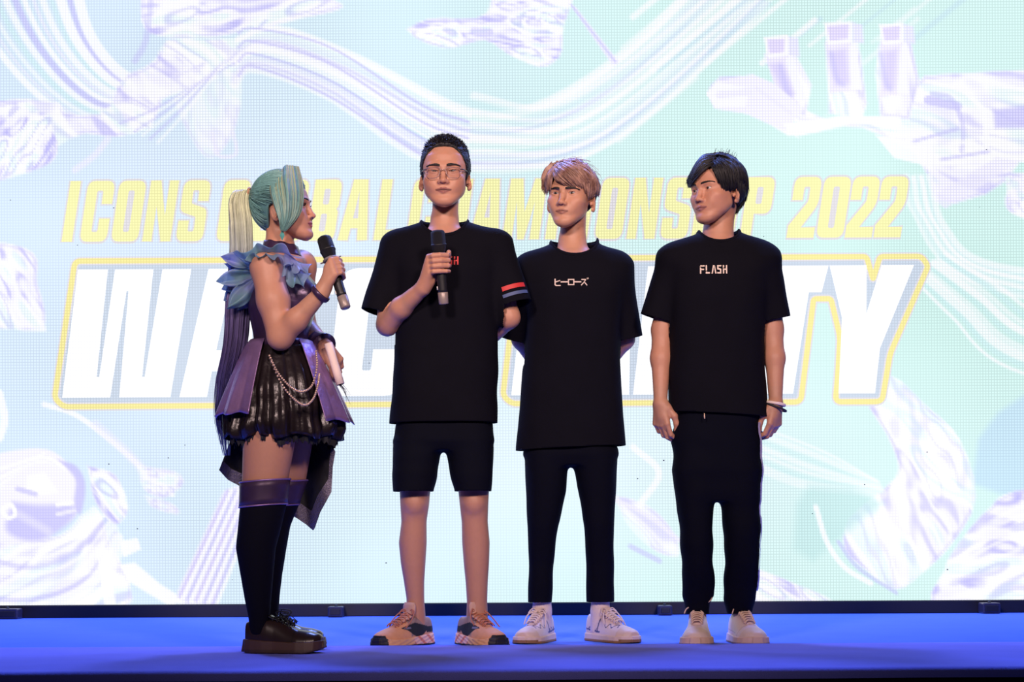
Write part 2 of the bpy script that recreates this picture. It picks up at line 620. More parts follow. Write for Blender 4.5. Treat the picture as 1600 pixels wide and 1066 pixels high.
def win(pts, mg):
    """slices of the canvas around the points"""
    p = np.asarray(pts, float)
    i0 = int(max((p[:, 0].min() - mg - U0)//STEP, 0)); i1 = int(min((p[:, 0].max() + mg - U0)//STEP + 2, len(cu)))
    j0 = int(max((p[:, 1].min() - mg - V0)//STEP, 0)); j1 = int(min((p[:, 1].max() + mg - V0)//STEP + 2, len(cv)))
    return slice(i0, max(i1, i0+1)), slice(j0, max(j1, j0+1))

def blend(W_, mask, col):
    q = IMG[W_]
    IMG[W_] = q + (col - q) * mask[..., None]

def n2(W_, seed, f, n=7, ang=None):
    rs = np.random.RandomState(seed)
    o = 0
    for i in range(n):
        th = rs.uniform(0, 6.28) if ang is None else ang + math.pi/2 + rs.normal(0, .22)
        k = f * rs.uniform(.5, 1.8)
        o = o + np.sin((CU[W_]*math.cos(th) + CV[W_]*math.sin(th))*k + rs.uniform(0, 6.28))
    return o / math.sqrt(n)

def seg_d(W_, pts):
    X, Y = CU[W_], CV[W_]
    d = np.full(X.shape, 1e9); tt = np.zeros(X.shape)
    p = np.asarray(pts, float); n = len(p) - 1
    for i in range(n):
        a, b_ = p[i], p[i+1]; ba = b_ - a
        t = np.clip(((X-a[0])*ba[0] + (Y-a[1])*ba[1])/(ba.dot(ba)+1e-9), 0, 1)
        q = np.hypot(X-a[0]-t*ba[0], Y-a[1]-t*ba[1])
        m = q < d
        d[m] = q[m]; tt[m] = ((i + t)/n)[m]
    return d, tt

def stroke(pts, w, col, a=1.0, soft=2.5, sm=True):
    p = smooth_line(pts, 22) if sm and len(pts) > 2 else np.asarray(pts, float)
    W_ = win(p, w + soft + 3)
    if W_[0].stop - W_[0].start > 90 and len(p) > 8:      # long stroke: piecewise distance, one blend
        D = np.full(IMG.shape[:2], 1e9)
        for j in range(0, len(p) - 1, 3):
            q = p[j:j+4]
            w2 = win(q, w + soft + 3)
            D[w2] = np.minimum(D[w2], seg_d(w2, q)[0])
        blend(W_, np.clip((w - D[W_])/soft + .5, 0, 1) * a, col)
    else:
        blend(W_, np.clip((w - seg_d(W_, p)[0])/soft + .5, 0, 1) * a, col)

def ribbon(pts_a, pts_b, n, cols, w=4, a=.9, seed=0):
    """bundle of parallel strokes swept between two guide curves"""
    rs = np.random.RandomState(seed)
    A = smooth_line(pts_a, 25); B = smooth_line(pts_b, 25)
    for i in range(n):
        t = i/(n - 1)
        stroke(A*(1-t) + B*t, w*rs.uniform(.4, 1.5), cols[i % len(cols)], a*rs.uniform(.55, 1), 3.5, False)

def poly_mask(W_, pts, soft=3):
    p = np.asarray(pts, float)
    X, Y = CU[W_], CV[W_]
    ins = np.zeros(X.shape, bool)
    for i in range(len(p)):
        a, b_ = p[i], p[(i+1) % len(p)]
        ins ^= ((a[1] > Y) != (b_[1] > Y)) & (X < (b_[0]-a[0])*(Y-a[1])/(b_[1]-a[1]+1e-9) + a[0])
    d, _ = seg_d(W_, np.vstack([p, p[:1]]))
    return np.clip(np.where(ins, d, -d)/soft + .5, 0, 1)

def chrome(pts, seed, f=.05, ang=None, sm=True, dark=.5, a=1.0):
    p = smooth_line(list(pts) + [pts[0]], 40)[:-1] if sm else pts
    W_ = win(p, 6)
    m = poly_mask(W_, p, 4) * a
    f = f*1.05
    g = np.sin(n2(W_, seed, f, ang=ang) * 1.6 + n2(W_, seed+1, f*.7) * 1.3)
    g2 = np.sin(n2(W_, seed+7, f*2.0, ang=ang) * 1.5 + g*1.2)
    g3 = np.sin(n2(W_, seed+9, f*1.9, ang=ang) * 1.3 + g*1.5)
    blend(W_, m, WHT)
    blend(W_, m * np.clip(g*1.4 - .1, 0, 1) * .75, LAV)
    blend(W_, m * np.clip(g2*1.8 - .85, 0, 1) * np.clip(g + .4, 0, 1) * dark * 1.3, VIO)
    blend(W_, m * np.clip(-g2*1.5 - .8, 0, 1) * .6, TEA)
    blend(W_, m * np.clip(g3*2.2 - 1.25, 0, 1) * .7, WHT)
    blend(W_, m * np.clip(-g3*2.4 - 1.75, 0, 1) * dark * .8, c3(178, 176, 242))
    d, _ = seg_d(W_, np.vstack([p, p[:1]]))
    blend(W_, np.exp(-((d - 3)/2.2)**2) * m * .45 * np.clip(.5 + g, 0, 1), VIO)

def flat_poly(pts, col, a=1.0, soft=2.5):
    W_ = win(pts, soft + 3)
    blend(W_, poly_mask(W_, pts, soft) * a, np.asarray(col))

# big loop of brushed ribbons, upper left
ribbon([(-130, -280), (-60, -40), (30, 110), (140, 190), (220, 130)], [(70, -280), (120, -40), (150, 60), (210, 120), (260, 90)], 13, [WHT, LAV, WHT, TEA, WHT, VIO], 6, .85, 1)
chrome([(-235, 175), (60, 150), (110, 175), (170, 170), (195, 120), (245, 95), (265, 60), (330, 60), (395, 60), (385, 105), (330, 125), (260, 150), (240, 195), (180, 210), (130, 205), (70, 240), (20, 275), (-235, 300)], 11, .05, 0.6, dark=.6)
chrome([(225, -30), (400, -30), (540, 5), (470, 28), (420, 40), (330, 55), (235, 45)], 13, .06, -.2, dark=.8)
chrome([(-235, 120), (45, 165), (85, 195), (60, 260), (-235, 290)], 17, .08, -.9, dark=.9)
chrome([(-235, 360), (30, 380), (60, 440), (72, 500), (40, 512), (-235, 470)], 19, .06, 1.1, dark=.7)
chrome([(265, 120), (340, 90), (380, 120), (370, 200), (330, 245), (290, 190)], 23, .045, 1.2, dark=.45, a=.55)
stroke([(335, 205), (345, 240), (372, 238), (368, 205)], 3, LAV, .8); stroke([(120, 262), (150, 240), (172, 214)], 5, LAV, .7)
stroke([(240, 0), (232, 60), (215, 92)], 5, VIO, .5)
for i in range(6):
    stroke([(190+12*i, 190+6*i), (250+10*i, 165), (330+6*i, 118-6*i), (420, 70-10*i)], 2.0, WHT if i % 2 else VIO, .6)
# the long wave across the middle
ribbon([(380, 60), (440, 45), (560, 90), (720, 170), (800, 180), (900, 140), (1010, 60), (1130, -60)], [(370, 130), (400, 105), (520, 150), (660, 245), (800, 265), (930, 235), (1050, 150), (1200, 10)], 15, [WHT, WHT, TEA, LAV, WHT, VIO, WHT, WHT], 5.5, .8, 4)
for k in range(4):
    stroke([(376, 116-22*k), (402, 102-20*k), (520, 150-26*k), (660, 240-26*k), (735, 268-26*k)], 1.8, VIO, .75)
ribbon([(745, 150), (850, 170), (960, 120), (1100, 10), (1200, -80)], [(740, 270), (900, 260), (1020, 190), (1150, 70), (1260, -40)], 12, [WHT, TEA, WHT, c3(206, 238, 232)], 5, .55, 8)
# flying cluster, top middle
chrome([(640, 45), (680, 28), (760, 25), (790, -30), (900, -30), (885, 40), (880, 85), (850, 105), (800, 85), (760, 62), (705, 75), (660, 62)], 29, .09, .1, dark=.9)
flat_poly([(893, 5), (905, 12), (972, 98), (962, 104)], LAV, .9); stroke([(897, 8), (966, 98)], 1.5, VIO, .7)
stroke([(668, 34), (760, 30)], 2, VIO, .6); stroke([(745, 48), (770, 50)], 6, VIO, .6)
# slanted light streaks, top right
rs = np.random.RandomState(3)
for i in range(30):
    x = rs.uniform(930, 1420); y = rs.uniform(-235, 240); l = rs.uniform(60, 240)
    stroke([(x, y), (x + l*.77, y - l*.62)], rs.uniform(.8, 5), WHT if i % 3 else c3(196, 222, 236), rs.uniform(.3, .8), 3, False)
# blocky mechanical hand reaching in from the right (generic)
chrome([(1108, 150), (1130, 122), (1200, 128), (1250, 165), (1300, 190), (1400, 185), (1440, 130), (1500, 120), (1840, 120), (1840, 260), (1620, 250), (1560, 300), (1470, 320), (1440, 250), (1380, 215), (1330, 200), (1240, 215), (1200, 190), (1140, 170)], 31, .04, .2, dark=.45)
for q_ in ([(1199, 88), (1244, 80), (1272, 135), (1262, 185), (1226, 165)], [(1293, 70), (1346, 68), (1358, 165), (1350, 190), (1300, 180)], [(1377, 72), (1426, 64), (1440, 130), (1424, 190), (1380, 185), (1372, 120)]):
    chrome(q_, 31 + int(q_[0][0]), .05, 1.3, False, .35)
def block(x, y, w, h, dx, fw, fh):
    """one finger: square tip plate, side, and the segment below it"""
    flat_poly([(x+2, y+h-4), (x+w-2, y+h-6), (x+w+dx+fw, y+h+fh), (x+dx+6, y+h+fh+6)], c3(236, 232, 253))
    flat_poly([(x+w-4, y+h+4), (x+w+6, y+h), (x+w+dx+fw+4, y+h+fh), (x+w+dx+fw-14, y+h+fh)], c3(246, 246, 255))
    flat_poly([(x+8, y+h+14), (x+w-10, y+h+10), (x+w+dx-8, y+h+fh-10), (x+dx+14, y+h+fh-6)], c3(214, 206, 250), .75, 9)
    stroke([(x+dx+8, y+h+18), (x+dx+16, y+h+fh-18), (x+w*.6+dx, y+h+fh-8)], 4, VIO, .55, 6)
    flat_poly([(x+w, y+2), (x+w+16, y+6), (x+w+18, y+h+2), (x+w, y+h)], c3(230, 230, 253))
    flat_poly([(x, y+3), (x+w, y), (x+w, y+h), (x+5, y+h+3)], WHT)
    flat_poly([(x+5, y+7), (x+w-5, y+5), (x+w-6, y+h-5), (x+8, y+h-2)], c3(225, 217, 251))
block(1198, 57, 38, 32, 18, 6, 70); block(1292, 36, 44, 33, 3, 8, 74); block(1378, 39, 38, 31, -6, 10, 80)
flat_poly([(1108, 148), (1124, 128), (1180, 118), (1212, 132), (1260, 172), (1230, 208), (1170, 180), (1120, 172)], c3(240, 238, 254)); flat_poly([(1108, 148), (1122, 130), (1176, 140), (1168, 168), (1122, 170)], WHT, .8)
stroke([(1128, 150), (1172, 146)], 6, LAV, .8); stroke([(1186, 140), (1240, 180)], 3, LAV, .8); flat_poly([(1226, 196), (1320, 184), (1410, 186), (1412, 198), (1330, 196), (1246, 216)], WHT, .9)
stroke([(1460, 150), (1490, 158), (1508, 200), (1506, 240)], 4, VIO, .5); stroke([(1505, 140), (1540, 180), (1545, 240)], 4, WHT, .9)
flat_poly([(1555, 175), (1620, 168), (1620, 205), (1558, 205)], VIO, .8, 8); stroke([(1454, 160), (1500, 170)], 7, VIO, .7)
for i in range(5): stroke([(1430+22*i, 225+14*i), (1500+24*i, 205+18*i)], 3, WHT if i % 2 else VIO, .6)
flat_poly([(1372, 215), (1430, 225), (1448, 262), (1400, 250)], WHT, .85); flat_poly([(1455, 312), (1560, 250), (1600, 256), (1480, 330)], LAV, .8)
chrome([(1575, 290), (1600, 275), (1840, 260), (1840, 380), (1600, 345)], 37, .07)
# ribbons right of the headline
ribbon([(1420, 280), (1430, 330), (1520, 440), (1840, 520)], [(1455, 280), (1480, 360), (1560, 420), (1840, 450)], 9, [WHT, TEA, WHT], 4, .8, 6)
ribbon([(1430, 440), (1490, 500), (1580, 580), (1840, 650)], [(1480, 400), (1560, 450), (1640, 500), (1840, 540)], 9, [WHT, TEA, WHT], 5, .8, 7)
flat_poly([(1520, 760), (1530, 690), (1560, 650), (1620, 610), (1840, 600), (1840, 800), (1600, 790)], c3(196, 224, 240), .9, 10)
# lower right drapery and figures (generic chrome shapes)
chrome([(1360, 640), (1392, 590), (1450, 640), (1500, 690), (1525, 780), (1490, 850), (1440, 900), (1400, 925), (1360, 900), (1320, 860), (1330, 810), (1400, 750), (1395, 700)], 41, .055, .9, dark=.5)
chrome([(1480, 880), (1500, 850), (1545, 800), (1600, 770), (1840, 740), (1840, 960), (1480, 960)], 43, .05, -.4, dark=.8)
ribbon([(1190, 670), (1290, 710), (1370, 755)], [(1190, 735), (1260, 760), (1380, 775)], 7, [WHT, WHT, TEA], 5, .7, 9)
flat_poly([(1245, 790), (1265, 760), (1330, 765), (1380, 790), (1330, 830), (1270, 880), (1240, 860)], c3(190, 226, 224), .6, 14)
stroke([(1275, 795), (1292, 850), (1320, 890), (1360, 915)], 4, WHT, .8); stroke([(1310, 850), (1340, 890), (1400, 930)], 3, VIO, .6)
chrome([(1180, 890), (1230, 910), (1300, 945), (1180, 945)], 47, .07, .4, dark=.7)
chrome([(960, 775), (1010, 790), (1050, 830), (1060, 870), (1020, 860), (980, 820)], 53, .05, .8, a=.7); stroke([(985, 855), (1030, 878)], 4, VIO, .6)
stroke([(935, 775), (1000, 800), (1080, 860)], 3, LAV, .9); stroke([(990, 700), (1030, 740), (1000, 790)], 5, WHT, .7)
# lower left chrome bust with drapery (generic)
chrome([(-230, 900), (-230, 830), (60, 840), (130, 800), (150, 790), (165, 830), (180, 960), (-230, 960)], 59, .045, -.5, dark=.8)
ribbon([(-50, 840), (40, 870), (110, 850), (165, 800)], [(-50, 980), (60, 970), (150, 930), (190, 850)], 9, [WHT, VIO, WHT, LAV], 6, .7, 12)
flat_poly(smooth_line([(-60, 720), (20, 700), (80, 700), (118, 735), (130, 760), (120, 800), (95, 820), (50, 845), (-60, 830), (-60, 720)], 40), c3(240, 238, 254), 1, 4)
flat_poly(smooth_line([(20, 780), (60, 785), (110, 785), (122, 795), (98, 822), (55, 842), (10, 825), (20, 780)], 30), VIO, .9, 10)
flat_poly(smooth_line([(92, 715), (120, 725), (134, 755), (126, 800), (116, 780), (118, 745), (92, 715)], 30), VIO, .9, 5)
for i in range(9):
    stroke([(-30+4*i, 800-9*i), (20+6*i, 735-3*i), (70+4*i, 705+3*i)], 2.2, LAV if i % 2 else WHT, .8)
flat_poly([(44, 740), (70, 735), (90, 765), (60, 770), (42, 760)], WHT, .9, 6); stroke([(28, 760), (56, 768)], 4, VIO, .7); stroke([(90, 785), (112, 782)], 3, WHT, .9); stroke([(90, 800), (116, 794)], 3, LAV, .9)
stroke([(5, 790), (18, 785), (24, 800), (12, 805), (4, 795)], 3, WHT, 1); stroke([(30, 800), (75, 826)], 6, LAV, .5, 8)
chrome([(138, 725), (180, 740), (200, 790), (180, 815), (150, 780)], 61, .09, .9, dark=.9)
stroke([(70, 628), (120, 645), (180, 690), (235, 740), (270, 770)], 4, WHT, .8); stroke([(150, 660), (200, 705), (240, 750)], 7, LAV, .6, 6)
chrome([(215, 725), (275, 735), (285, 755), (255, 775), (225, 760)], 67, .12, a=.7); chrome([(225, 770), (270, 785), (278, 800), (240, 790)], 68, .12, a=.6)
flat_poly([(188, 842), (215, 838), (220, 855), (192, 868)], WHT, .9); flat_poly([(186, 880), (210, 876), (250, 910), (290, 935), (270, 948), (200, 905)], WHT, .95, 5)
chrome([(280, 925), (310, 920), (335, 950), (275, 955)], 71, .1); stroke([(160, 860), (172, 945)], 9, WHT, .7)
flat_poly([(275, 925), (350, 765), (400, 745), (330, 950)], c3(236, 236, 253), 1, 3)
for i in range(5):
    stroke([(280+13*i, 930+3*i), (356+12*i, 765)], 2.6, VIO if i % 2 else c3(206, 198, 250), .8, 3, False)
    stroke([(286+13*i, 930+3*i), (362+12*i, 765)], 2.4, WHT, .9, 3, False)
stroke([(0, 610), (8, 650), (0, 680)], 6, WHT, .8)

nu, nv = len(cu), len(cv)
gi, gj = np.meshgrid(np.arange(nu-1), np.arange(nv-1), indexing='ij')
base = (gi*nv + gj).ravel()
LEDF = np.stack([base, base+1, base+nv+1, base+nv], 1)     # faces look towards -Y
LEDV = np.stack([(CU.ravel()-800)*LD, np.full(CU.size, YL), CAMH + (HORY - CV.ravel())*LD], 1)

led = empty('led_screen', ((U0+U1)/2*LD - 800*LD, YL, 0.0))
tag(led, 'large bright led wall showing yellow and white event lettering over chrome artwork', 'led screen')
disp = link_mesh('display', LEDV, LEDF, M_LED, led, False, lin(IMG.reshape(-1, 3)) * EM)
b = MB()
x0, _, zb = L(U0, V1); x1, _, zt = L(U1, V0)
b.box((x0, YL + 0.002, zb), (x1, YL + 0.09, zt))
b.build('cabinet', M_RAIL, led, False)
b = MB()
b.box((x0 - .05, YL - 0.03, 0.0), (x1 + .05, YL + 0.12, zb), 0.004)
b.build('base_rail', M_RAIL, led, False)
b = MB()
for i in range(36):                                      # dead pixels: tiny dark flecks
    q = random.Random(i)
    u, v = q.uniform(0, 1600), q.uniform(230, 930)
    s_ = q.uniform(.6, 1.2)
    p0 = L(u, v, .004)
    b.add([(p0[0]-s_*LD, p0[1], p0[2]-.7*s_*LD), (p0[0]+s_*LD, p0[1], p0[2]-.7*s_*LD), (p0[0]+s_*LD, p0[1], p0[2]+.7*s_*LD), (p0[0]-s_*LD, p0[1], p0[2]+.7*s_*LD)], [(0, 1, 2, 3)])
tag(b.build('dead_pixels', mat('dead_led', (.02, .02, .05)), led, False), kind='stuff')

# lettering -----------------------------------------------------------------
def rpoly(pts, seg=5):
    """pts: (x, y) or (x, y, r): polygon with rounded corners"""
    out = []
    n = len(pts)
    for i, p in enumerate(pts):
        r = p[2] if len(p) > 2 else 0
        if r <= 0:
            out.append((p[0], p[1])); continue
        a = np.array(pts[i-1][:2], float) - p[:2]; c = np.array(pts[(i+1) % n][:2], float) - p[:2]
        la, lc = np.linalg.norm(a), np.linalg.norm(c)
        r = min(r, la*.5, lc*.5)
        s0 = np.array(p[:2]) + a/la*r; s1 = np.array(p[:2]) + c/lc*r
        for k in range(seg + 1):
            t = k/seg
            out.append(tuple((1-t)**2*s0 + 2*t*(1-t)*np.array(p[:2]) + t*t*s1))
    return out

def tess(contours):
    vs = [v for c in contours for v in c]
    tr = tessellate_polygon([[Vector((x, y, 0)) for x, y in c] for c in contours])
    return vs, [tuple(t) for t in tr]

Wd, S_, Ro, Ri = .53, .205, .15, .04
def rect(x0, y0, x1, y1, r=0): return [(x0, y0, r), (x1, y0, r), (x1, y1, r), (x0, y1, r)]
G = {
 'I': (.19, [rect(0, 0, S_, 1)]),
 'O': (Wd, [rect(0, 0, Wd, 1, Ro), rect(S_, .16, Wd-S_, .84, Ri)]),
 'C': (Wd, [[(Wd, .62), (Wd, 1, Ro), (0, 1, Ro), (0, 0, Ro), (Wd, 0, Ro), (Wd, .38), (Wd-S_, .38), (Wd-S_, .16, Ri), (S_, .16, Ri), (S_, .84, Ri), (Wd-S_, .84, Ri), (Wd-S_, .62)]]),
 'G': (Wd, [[(Wd, .64), (Wd, 1, Ro), (0, 1, Ro), (0, 0, Ro), (Wd, 0, Ro), (Wd, .53), (.28, .53), (.28, .39), (Wd-S_, .39), (Wd-S_, .16, Ri), (S_, .16, Ri), (S_, .84, Ri), (Wd-S_, .84, Ri), (Wd-S_, .64)]]),
 'N': (.55, [[(0, 0), (0, 1), (.2, 1), (.37, .42), (.37, 1), (.55, 1), (.55, 0), (.36, 0), (.18, .58), (.18, 0)]]),
 'S': (Wd, [[(0, .34), (0, 0, Ro), (Wd, 0, Ro), (Wd, .53, .1), (S_, .62, .03), (S_, .84, Ri), (Wd-S_, .84, Ri), (Wd-S_, .66), (Wd, .66), (Wd, 1, Ro), (0, 1, Ro), (0, .49, .1), (Wd-S_, .40, .03), (Wd-S_, .16, Ri), (S_, .16, Ri), (S_, .34)]]),
 'L': (.44, [[(0, 0), (0, 1), (S_, 1), (S_, .17), (.44, .17), (.44, 0)]]),
 'B': (Wd, [[(0, 0), (0, 1), (Wd, 1, Ro), (Wd, .57, .06), (.49, .52), (Wd, .47, .06), (Wd, 0, Ro)], rect(S_, .15, Wd-S_, .44, Ri), rect(S_, .59, Wd-S_, .85, Ri)]),
 'A': (.58, [[(0, 0), (.15, 1), (.43, 1), (.58, 0), (.385, 0), (.36, .2), (.22, .2), (.195, 0)], [(.24, .36), (.34, .36), (.29, .8)]]),
 'H': (Wd, [[(0, 0), (0, 1), (S_, 1), (S_, .6), (Wd-S_, .6), (Wd-S_, 1), (Wd, 1), (Wd, 0), (Wd-S_, 0), (Wd-S_, .43), (S_, .43), (S_, 0)]]),
 'M': (.72, [[(0, 0), (0, 1), (.24, 1), (.36, .45), (.48, 1), (.72, 1), (.72, 0), (.54, 0), (.54, .62), (.42, 0), (.30, 0), (.18, .62), (.18, 0)]]),
 'P': (Wd, [[(0, 0), (0, 1), (Wd, 1, Ro), (Wd, .4, Ro), (S_, .4), (S_, 0)], rect(S_, .56, Wd-S_, .84, Ri)]),
 '2': (Wd, [[(0, 0), (Wd, 0), (Wd, .17), (.25, .17), (Wd, .55, .12), (Wd, 1, Ro), (0, 1, Ro), (0, .62), (S_, .62), (S_, .84, Ri), (Wd-S_, .84, Ri), (Wd-S_, .6, .05), (0, .2)]]),
}
G['0'] = G['O']
headline = bpy.data.objects.new('headline', None); COL.objects.link(headline); headline.parent = led; ORI[headline.name] = ORI[led.name]
headline['label'] = 'slanted yellow heading line'
xs = [('I', 99), ('C', 127), ('O', 176), ('N', 225), ('S', 277), ('G', 340), ('L', 390), ('O', 431), ('B', 482), ('A', 530), ('L', 586), ('C', 637), ('H', 686), ('A', 735), ('M', 787), ('P', 854), ('I', 903), ('O', 931), ('N', 981), ('S', 1033), ('H', 1082), ('I', 1131), ('P', 1158), ('2', 1231), ('0', 1277), ('2', 1322), ('2', 1367)]
YEL = lin(c3(255, 253, 190)) * np.array([1.05, 1.05, 1.0]); HALO = lin(c3(236, 232, 238)) * 1.02
def offset_contour(c, d):
    p = np.array(c); nxt = np.roll(p, -1, 0); prv = np.roll(p, 1, 0)
    t = nxt - prv; t /= np.linalg.norm(t, axis=1)[:, None] + 1e-9
    ar = 0.5*np.sum(p[:, 0]*nxt[:, 1] - nxt[:, 0]*p[:, 1])
    n = np.stack([t[:, 1], -t[:, 0]], 1) * (1 if ar > 0 else -1)
    return [tuple(q) for q in p + n*d]
for ch, x in xs:
    H_ = 95.0
    g = [rpoly(c) for c in G[ch][1]]
    def place(q, off):
        u = x + 42/.53*q[0] + 15*q[1]; v = 374.5 - H_*q[1]
        return L(u, v, off)
    vs, tr = tess(g)
    link_mesh('letter', [place(q, .006) for q in vs], tr, M_LED, headline, False, np.tile(YEL, (len(vs), 1)))
    vs, tr = tess([offset_contour(g[0], .035)])
    link_mesh('letter_glow_edge', [place(q, .003) for q in vs], tr, M_LED, headline, False, np.tile(HALO, (len(vs), 1)))

title = bpy.data.objects.new('title', None); COL.objects.link(title); title.parent = led; ORI[title.name] = ORI[led.name]
title['label'] = 'huge white title with yellow outline'
WHITE = np.array([1.25, 1.25, 1.32])
def big(contours, name='letter', col=WHITE, off=.008):
    """contours in levelled screen units; slanted letters drawn as they stand"""
    vs, tr = tess([rpoly(c) for c in contours])
    link_mesh(name, [L(u, v, off) for u, v in vs], tr, M_LED, title, False, np.tile(col, (len(vs), 1)))
T0, T1 = 418.0, 618.0
def sl(x, v):       # x measured at the bottom line, slanted to the right upwards
    return x + (T1 - v) * 0.123
def sp(pts): return [((sl(p[0], p[1]), p[1]) + tuple(p[2:])) for p in pts]
# W: zigzag of four stems
big([sp([(99, T1), (100, T0), (147, T0), (149, 586), (153, 586), (158, T0), (218, T0), (220, 586), (224, 586), (232, T0), (277, T0), (268, T1), (188, T1), (183, 452), (180, 452), (174, T1)])])
# A T C H
big([sp([(282, T1), (304, T0), (372, T0), (396, T1), (352, T1), (349, 578), (328, 578), (325, T1)]), sp([(331, 545), (347, 545), (339, 468)])])
big([sp([(384, T0), (504, T0), (504, 459), (472, 459), (472, T1), (418, T1), (418, 459), (384, 459)])])
big([sp([(628, 492), (628, T0, 28), (512, T0, 28), (512, T1, 28), (628, T1, 28), (628, 545), (576, 545), (576, 578, 4), (562, 578, 4), (562, 456, 4), (576, 456, 4), (576, 492)])])
big([sp([(642, T1), (642, T0), (686, T0), (686, 496), (696, 496), (696, T0), (740, T0), (740, T1), (696, T1), (696, 532), (686, 532), (686, T1)])])
# P A R T Y
big([sp([(800, T1), (800, T0), (896, T0, 28), (896, 545, 28), (846, 545), (846, T1)]), sp([(846, 455), (858, 455, 5), (858, 512, 5), (846, 512)])])
big([sp([(880, T1), (900, T0), (964, T0), (984, T1), (942, T1), (939, 578), (922, 578), (919, T1)]), sp([(924, 545), (938, 545), (931, 468)])])
big([sp([(990, T1), (990, T0), (1096, T0, 28), (1096, 525, 12), (1100, T1), (1054, T1), (1052, 540), (1036, 540), (1036, T1)]), sp([(1036, 455), (1052, 455, 5), (1052, 508, 5), (1036, 508)])])
big([sp([(1110, T0), (1272, T0), (1266, 460), (1246, 460), (1240, T1), (1186, T1), (1192, 460), (1110, 460)])])
big([[(1298, T0), (1356, T0), (1355, 494), (1379, T0), (1430, T0), (1376, 548), (1368, T1), (1311, T1), (1317, 500)]])
# yellow outline with its soft pale border
PATHS = [[(120, 404.5, 10), (776, 404.5, 8), (755, 631, 12), (100, 632, 14), (87, 618, 8)],
         [(814, 404.5, 10), (1356, 404.5, 6), (1366, 440, 3), (1377, 404.5, 6), (1442, 404.5, 8), (1452, 420, 6), (1392, 556, 10), (1379, 631, 10), (1306, 631, 10), (1310, 590, 10), (1314, 530, 10), (1300, 470, 5), (1273, 470, 5), (1252, 631, 10), (800, 631, 14), (787, 618, 8)]]
def outline(path, w, col, off, name):
    p = np.array(rpoly(path, 6))
    i_, o_ = np.array(offset_contour(p, -w)), np.array(offset_contour(p, w))
    n = len(p)
    vs = [L(u, v, off) for u, v in np.vstack([i_, o_])]
    f = [(i, (i+1) % n, n + (i+1) % n, n + i) for i in range(n)]
    link_mesh(name, vs, f, M_LED, title, False, np.tile(col, (len(vs), 1)))
for pa in PATHS:
    outline(pa, 4.2, lin(c3(255, 247, 170)) * np.array([1.05, 1.02, 1]), .0062, 'outline')
    outline(pa, 6.6, lin(c3(240, 236, 244)), .0035, 'outline_edge')
    big([pa], 'title_backing', lin(c3(216, 228, 245)), .002)

# clamps on the base rail
M_CLAMP = mat('black_plastic_clamp', (.03, .03, .07), .35, noise=(60, .3))
def clamp(px, py, w_, h_, label):
    p = P(px, py, YL - 0.06)
    r = empty('cable_clamp', (p[0], YL - .085, 0.001))
    tag(r, label, 'clamp', 'black clamps along the screen base')
    b = MB(); b.box((p[0]-w_/2, YL-.13, .001), (p[0]+w_/2, YL-.034, h_), .006); b.build('body', M_CLAMP, r, False)
    b = MB(); b.box((p[0]-w_/2+.012, YL-.136, .012), (p[0]+w_/2-.012, YL-.1305, h_-.012), .002); b.build('end_plate', M_RAIL, r, False)
    b = MB(); b.lathe((p[0], YL-.08, h_), (p[0], YL-.08, h_+.01), [(0, .009), (.004, .009), (.005, .006), (.008, .006)], 8); b.build('bolt', M_RAIL, r)
clamp(526, 957, .072, .052, 'small black clamp on the screen base behind the woman and the man in glasses')
clamp(1038, 953, .066, .048, 'small black clamp on the screen base left of the fringed man\'s trousers')
clamp(1544, 952, .085, .052, 'black clamp on the screen base at the far right')
clamp(14, 960, .12, .05, 'flat black clamp block on the screen base at the far left')
# ------------------------------------------------------------------ people: shared builders
SKIN = np.array([0.50, 0.255, 0.170])
M_SKIN = mat('skin', (0, 0, 0), rough=0.48, spec=0.35, attr=True, noise=(70, 0.06), bump=(260, 0.05))
_sb = M_SKIN.node_tree.nodes['Principled BSDF']
_sb.inputs['Subsurface Weight'].default_value = 0.12
_sb.inputs['Subsurface Radius'].default_value = (0.012, 0.004, 0.002)
_sb.inputs['Subsurface Scale'].default_value = 0.6
M_EYE = mat('eye', (0, 0, 0), rough=0.22, spec=0.4, attr=True)

def head_matrix(px, py, Y, yaw, pitch, roll, sc):
    c = P(px, py, Y)
    S = Matrix.Diagonal((sc[0], sc[1], sc[2], 1))
    return Matrix.Translation(Vector(c)) @ Matrix.Rotation(R(yaw), 4, 'Z') @ Matrix.Rotation(R(pitch), 4, 'X') @ Matrix.Rotation(R(roll), 4, 'Y') @ S

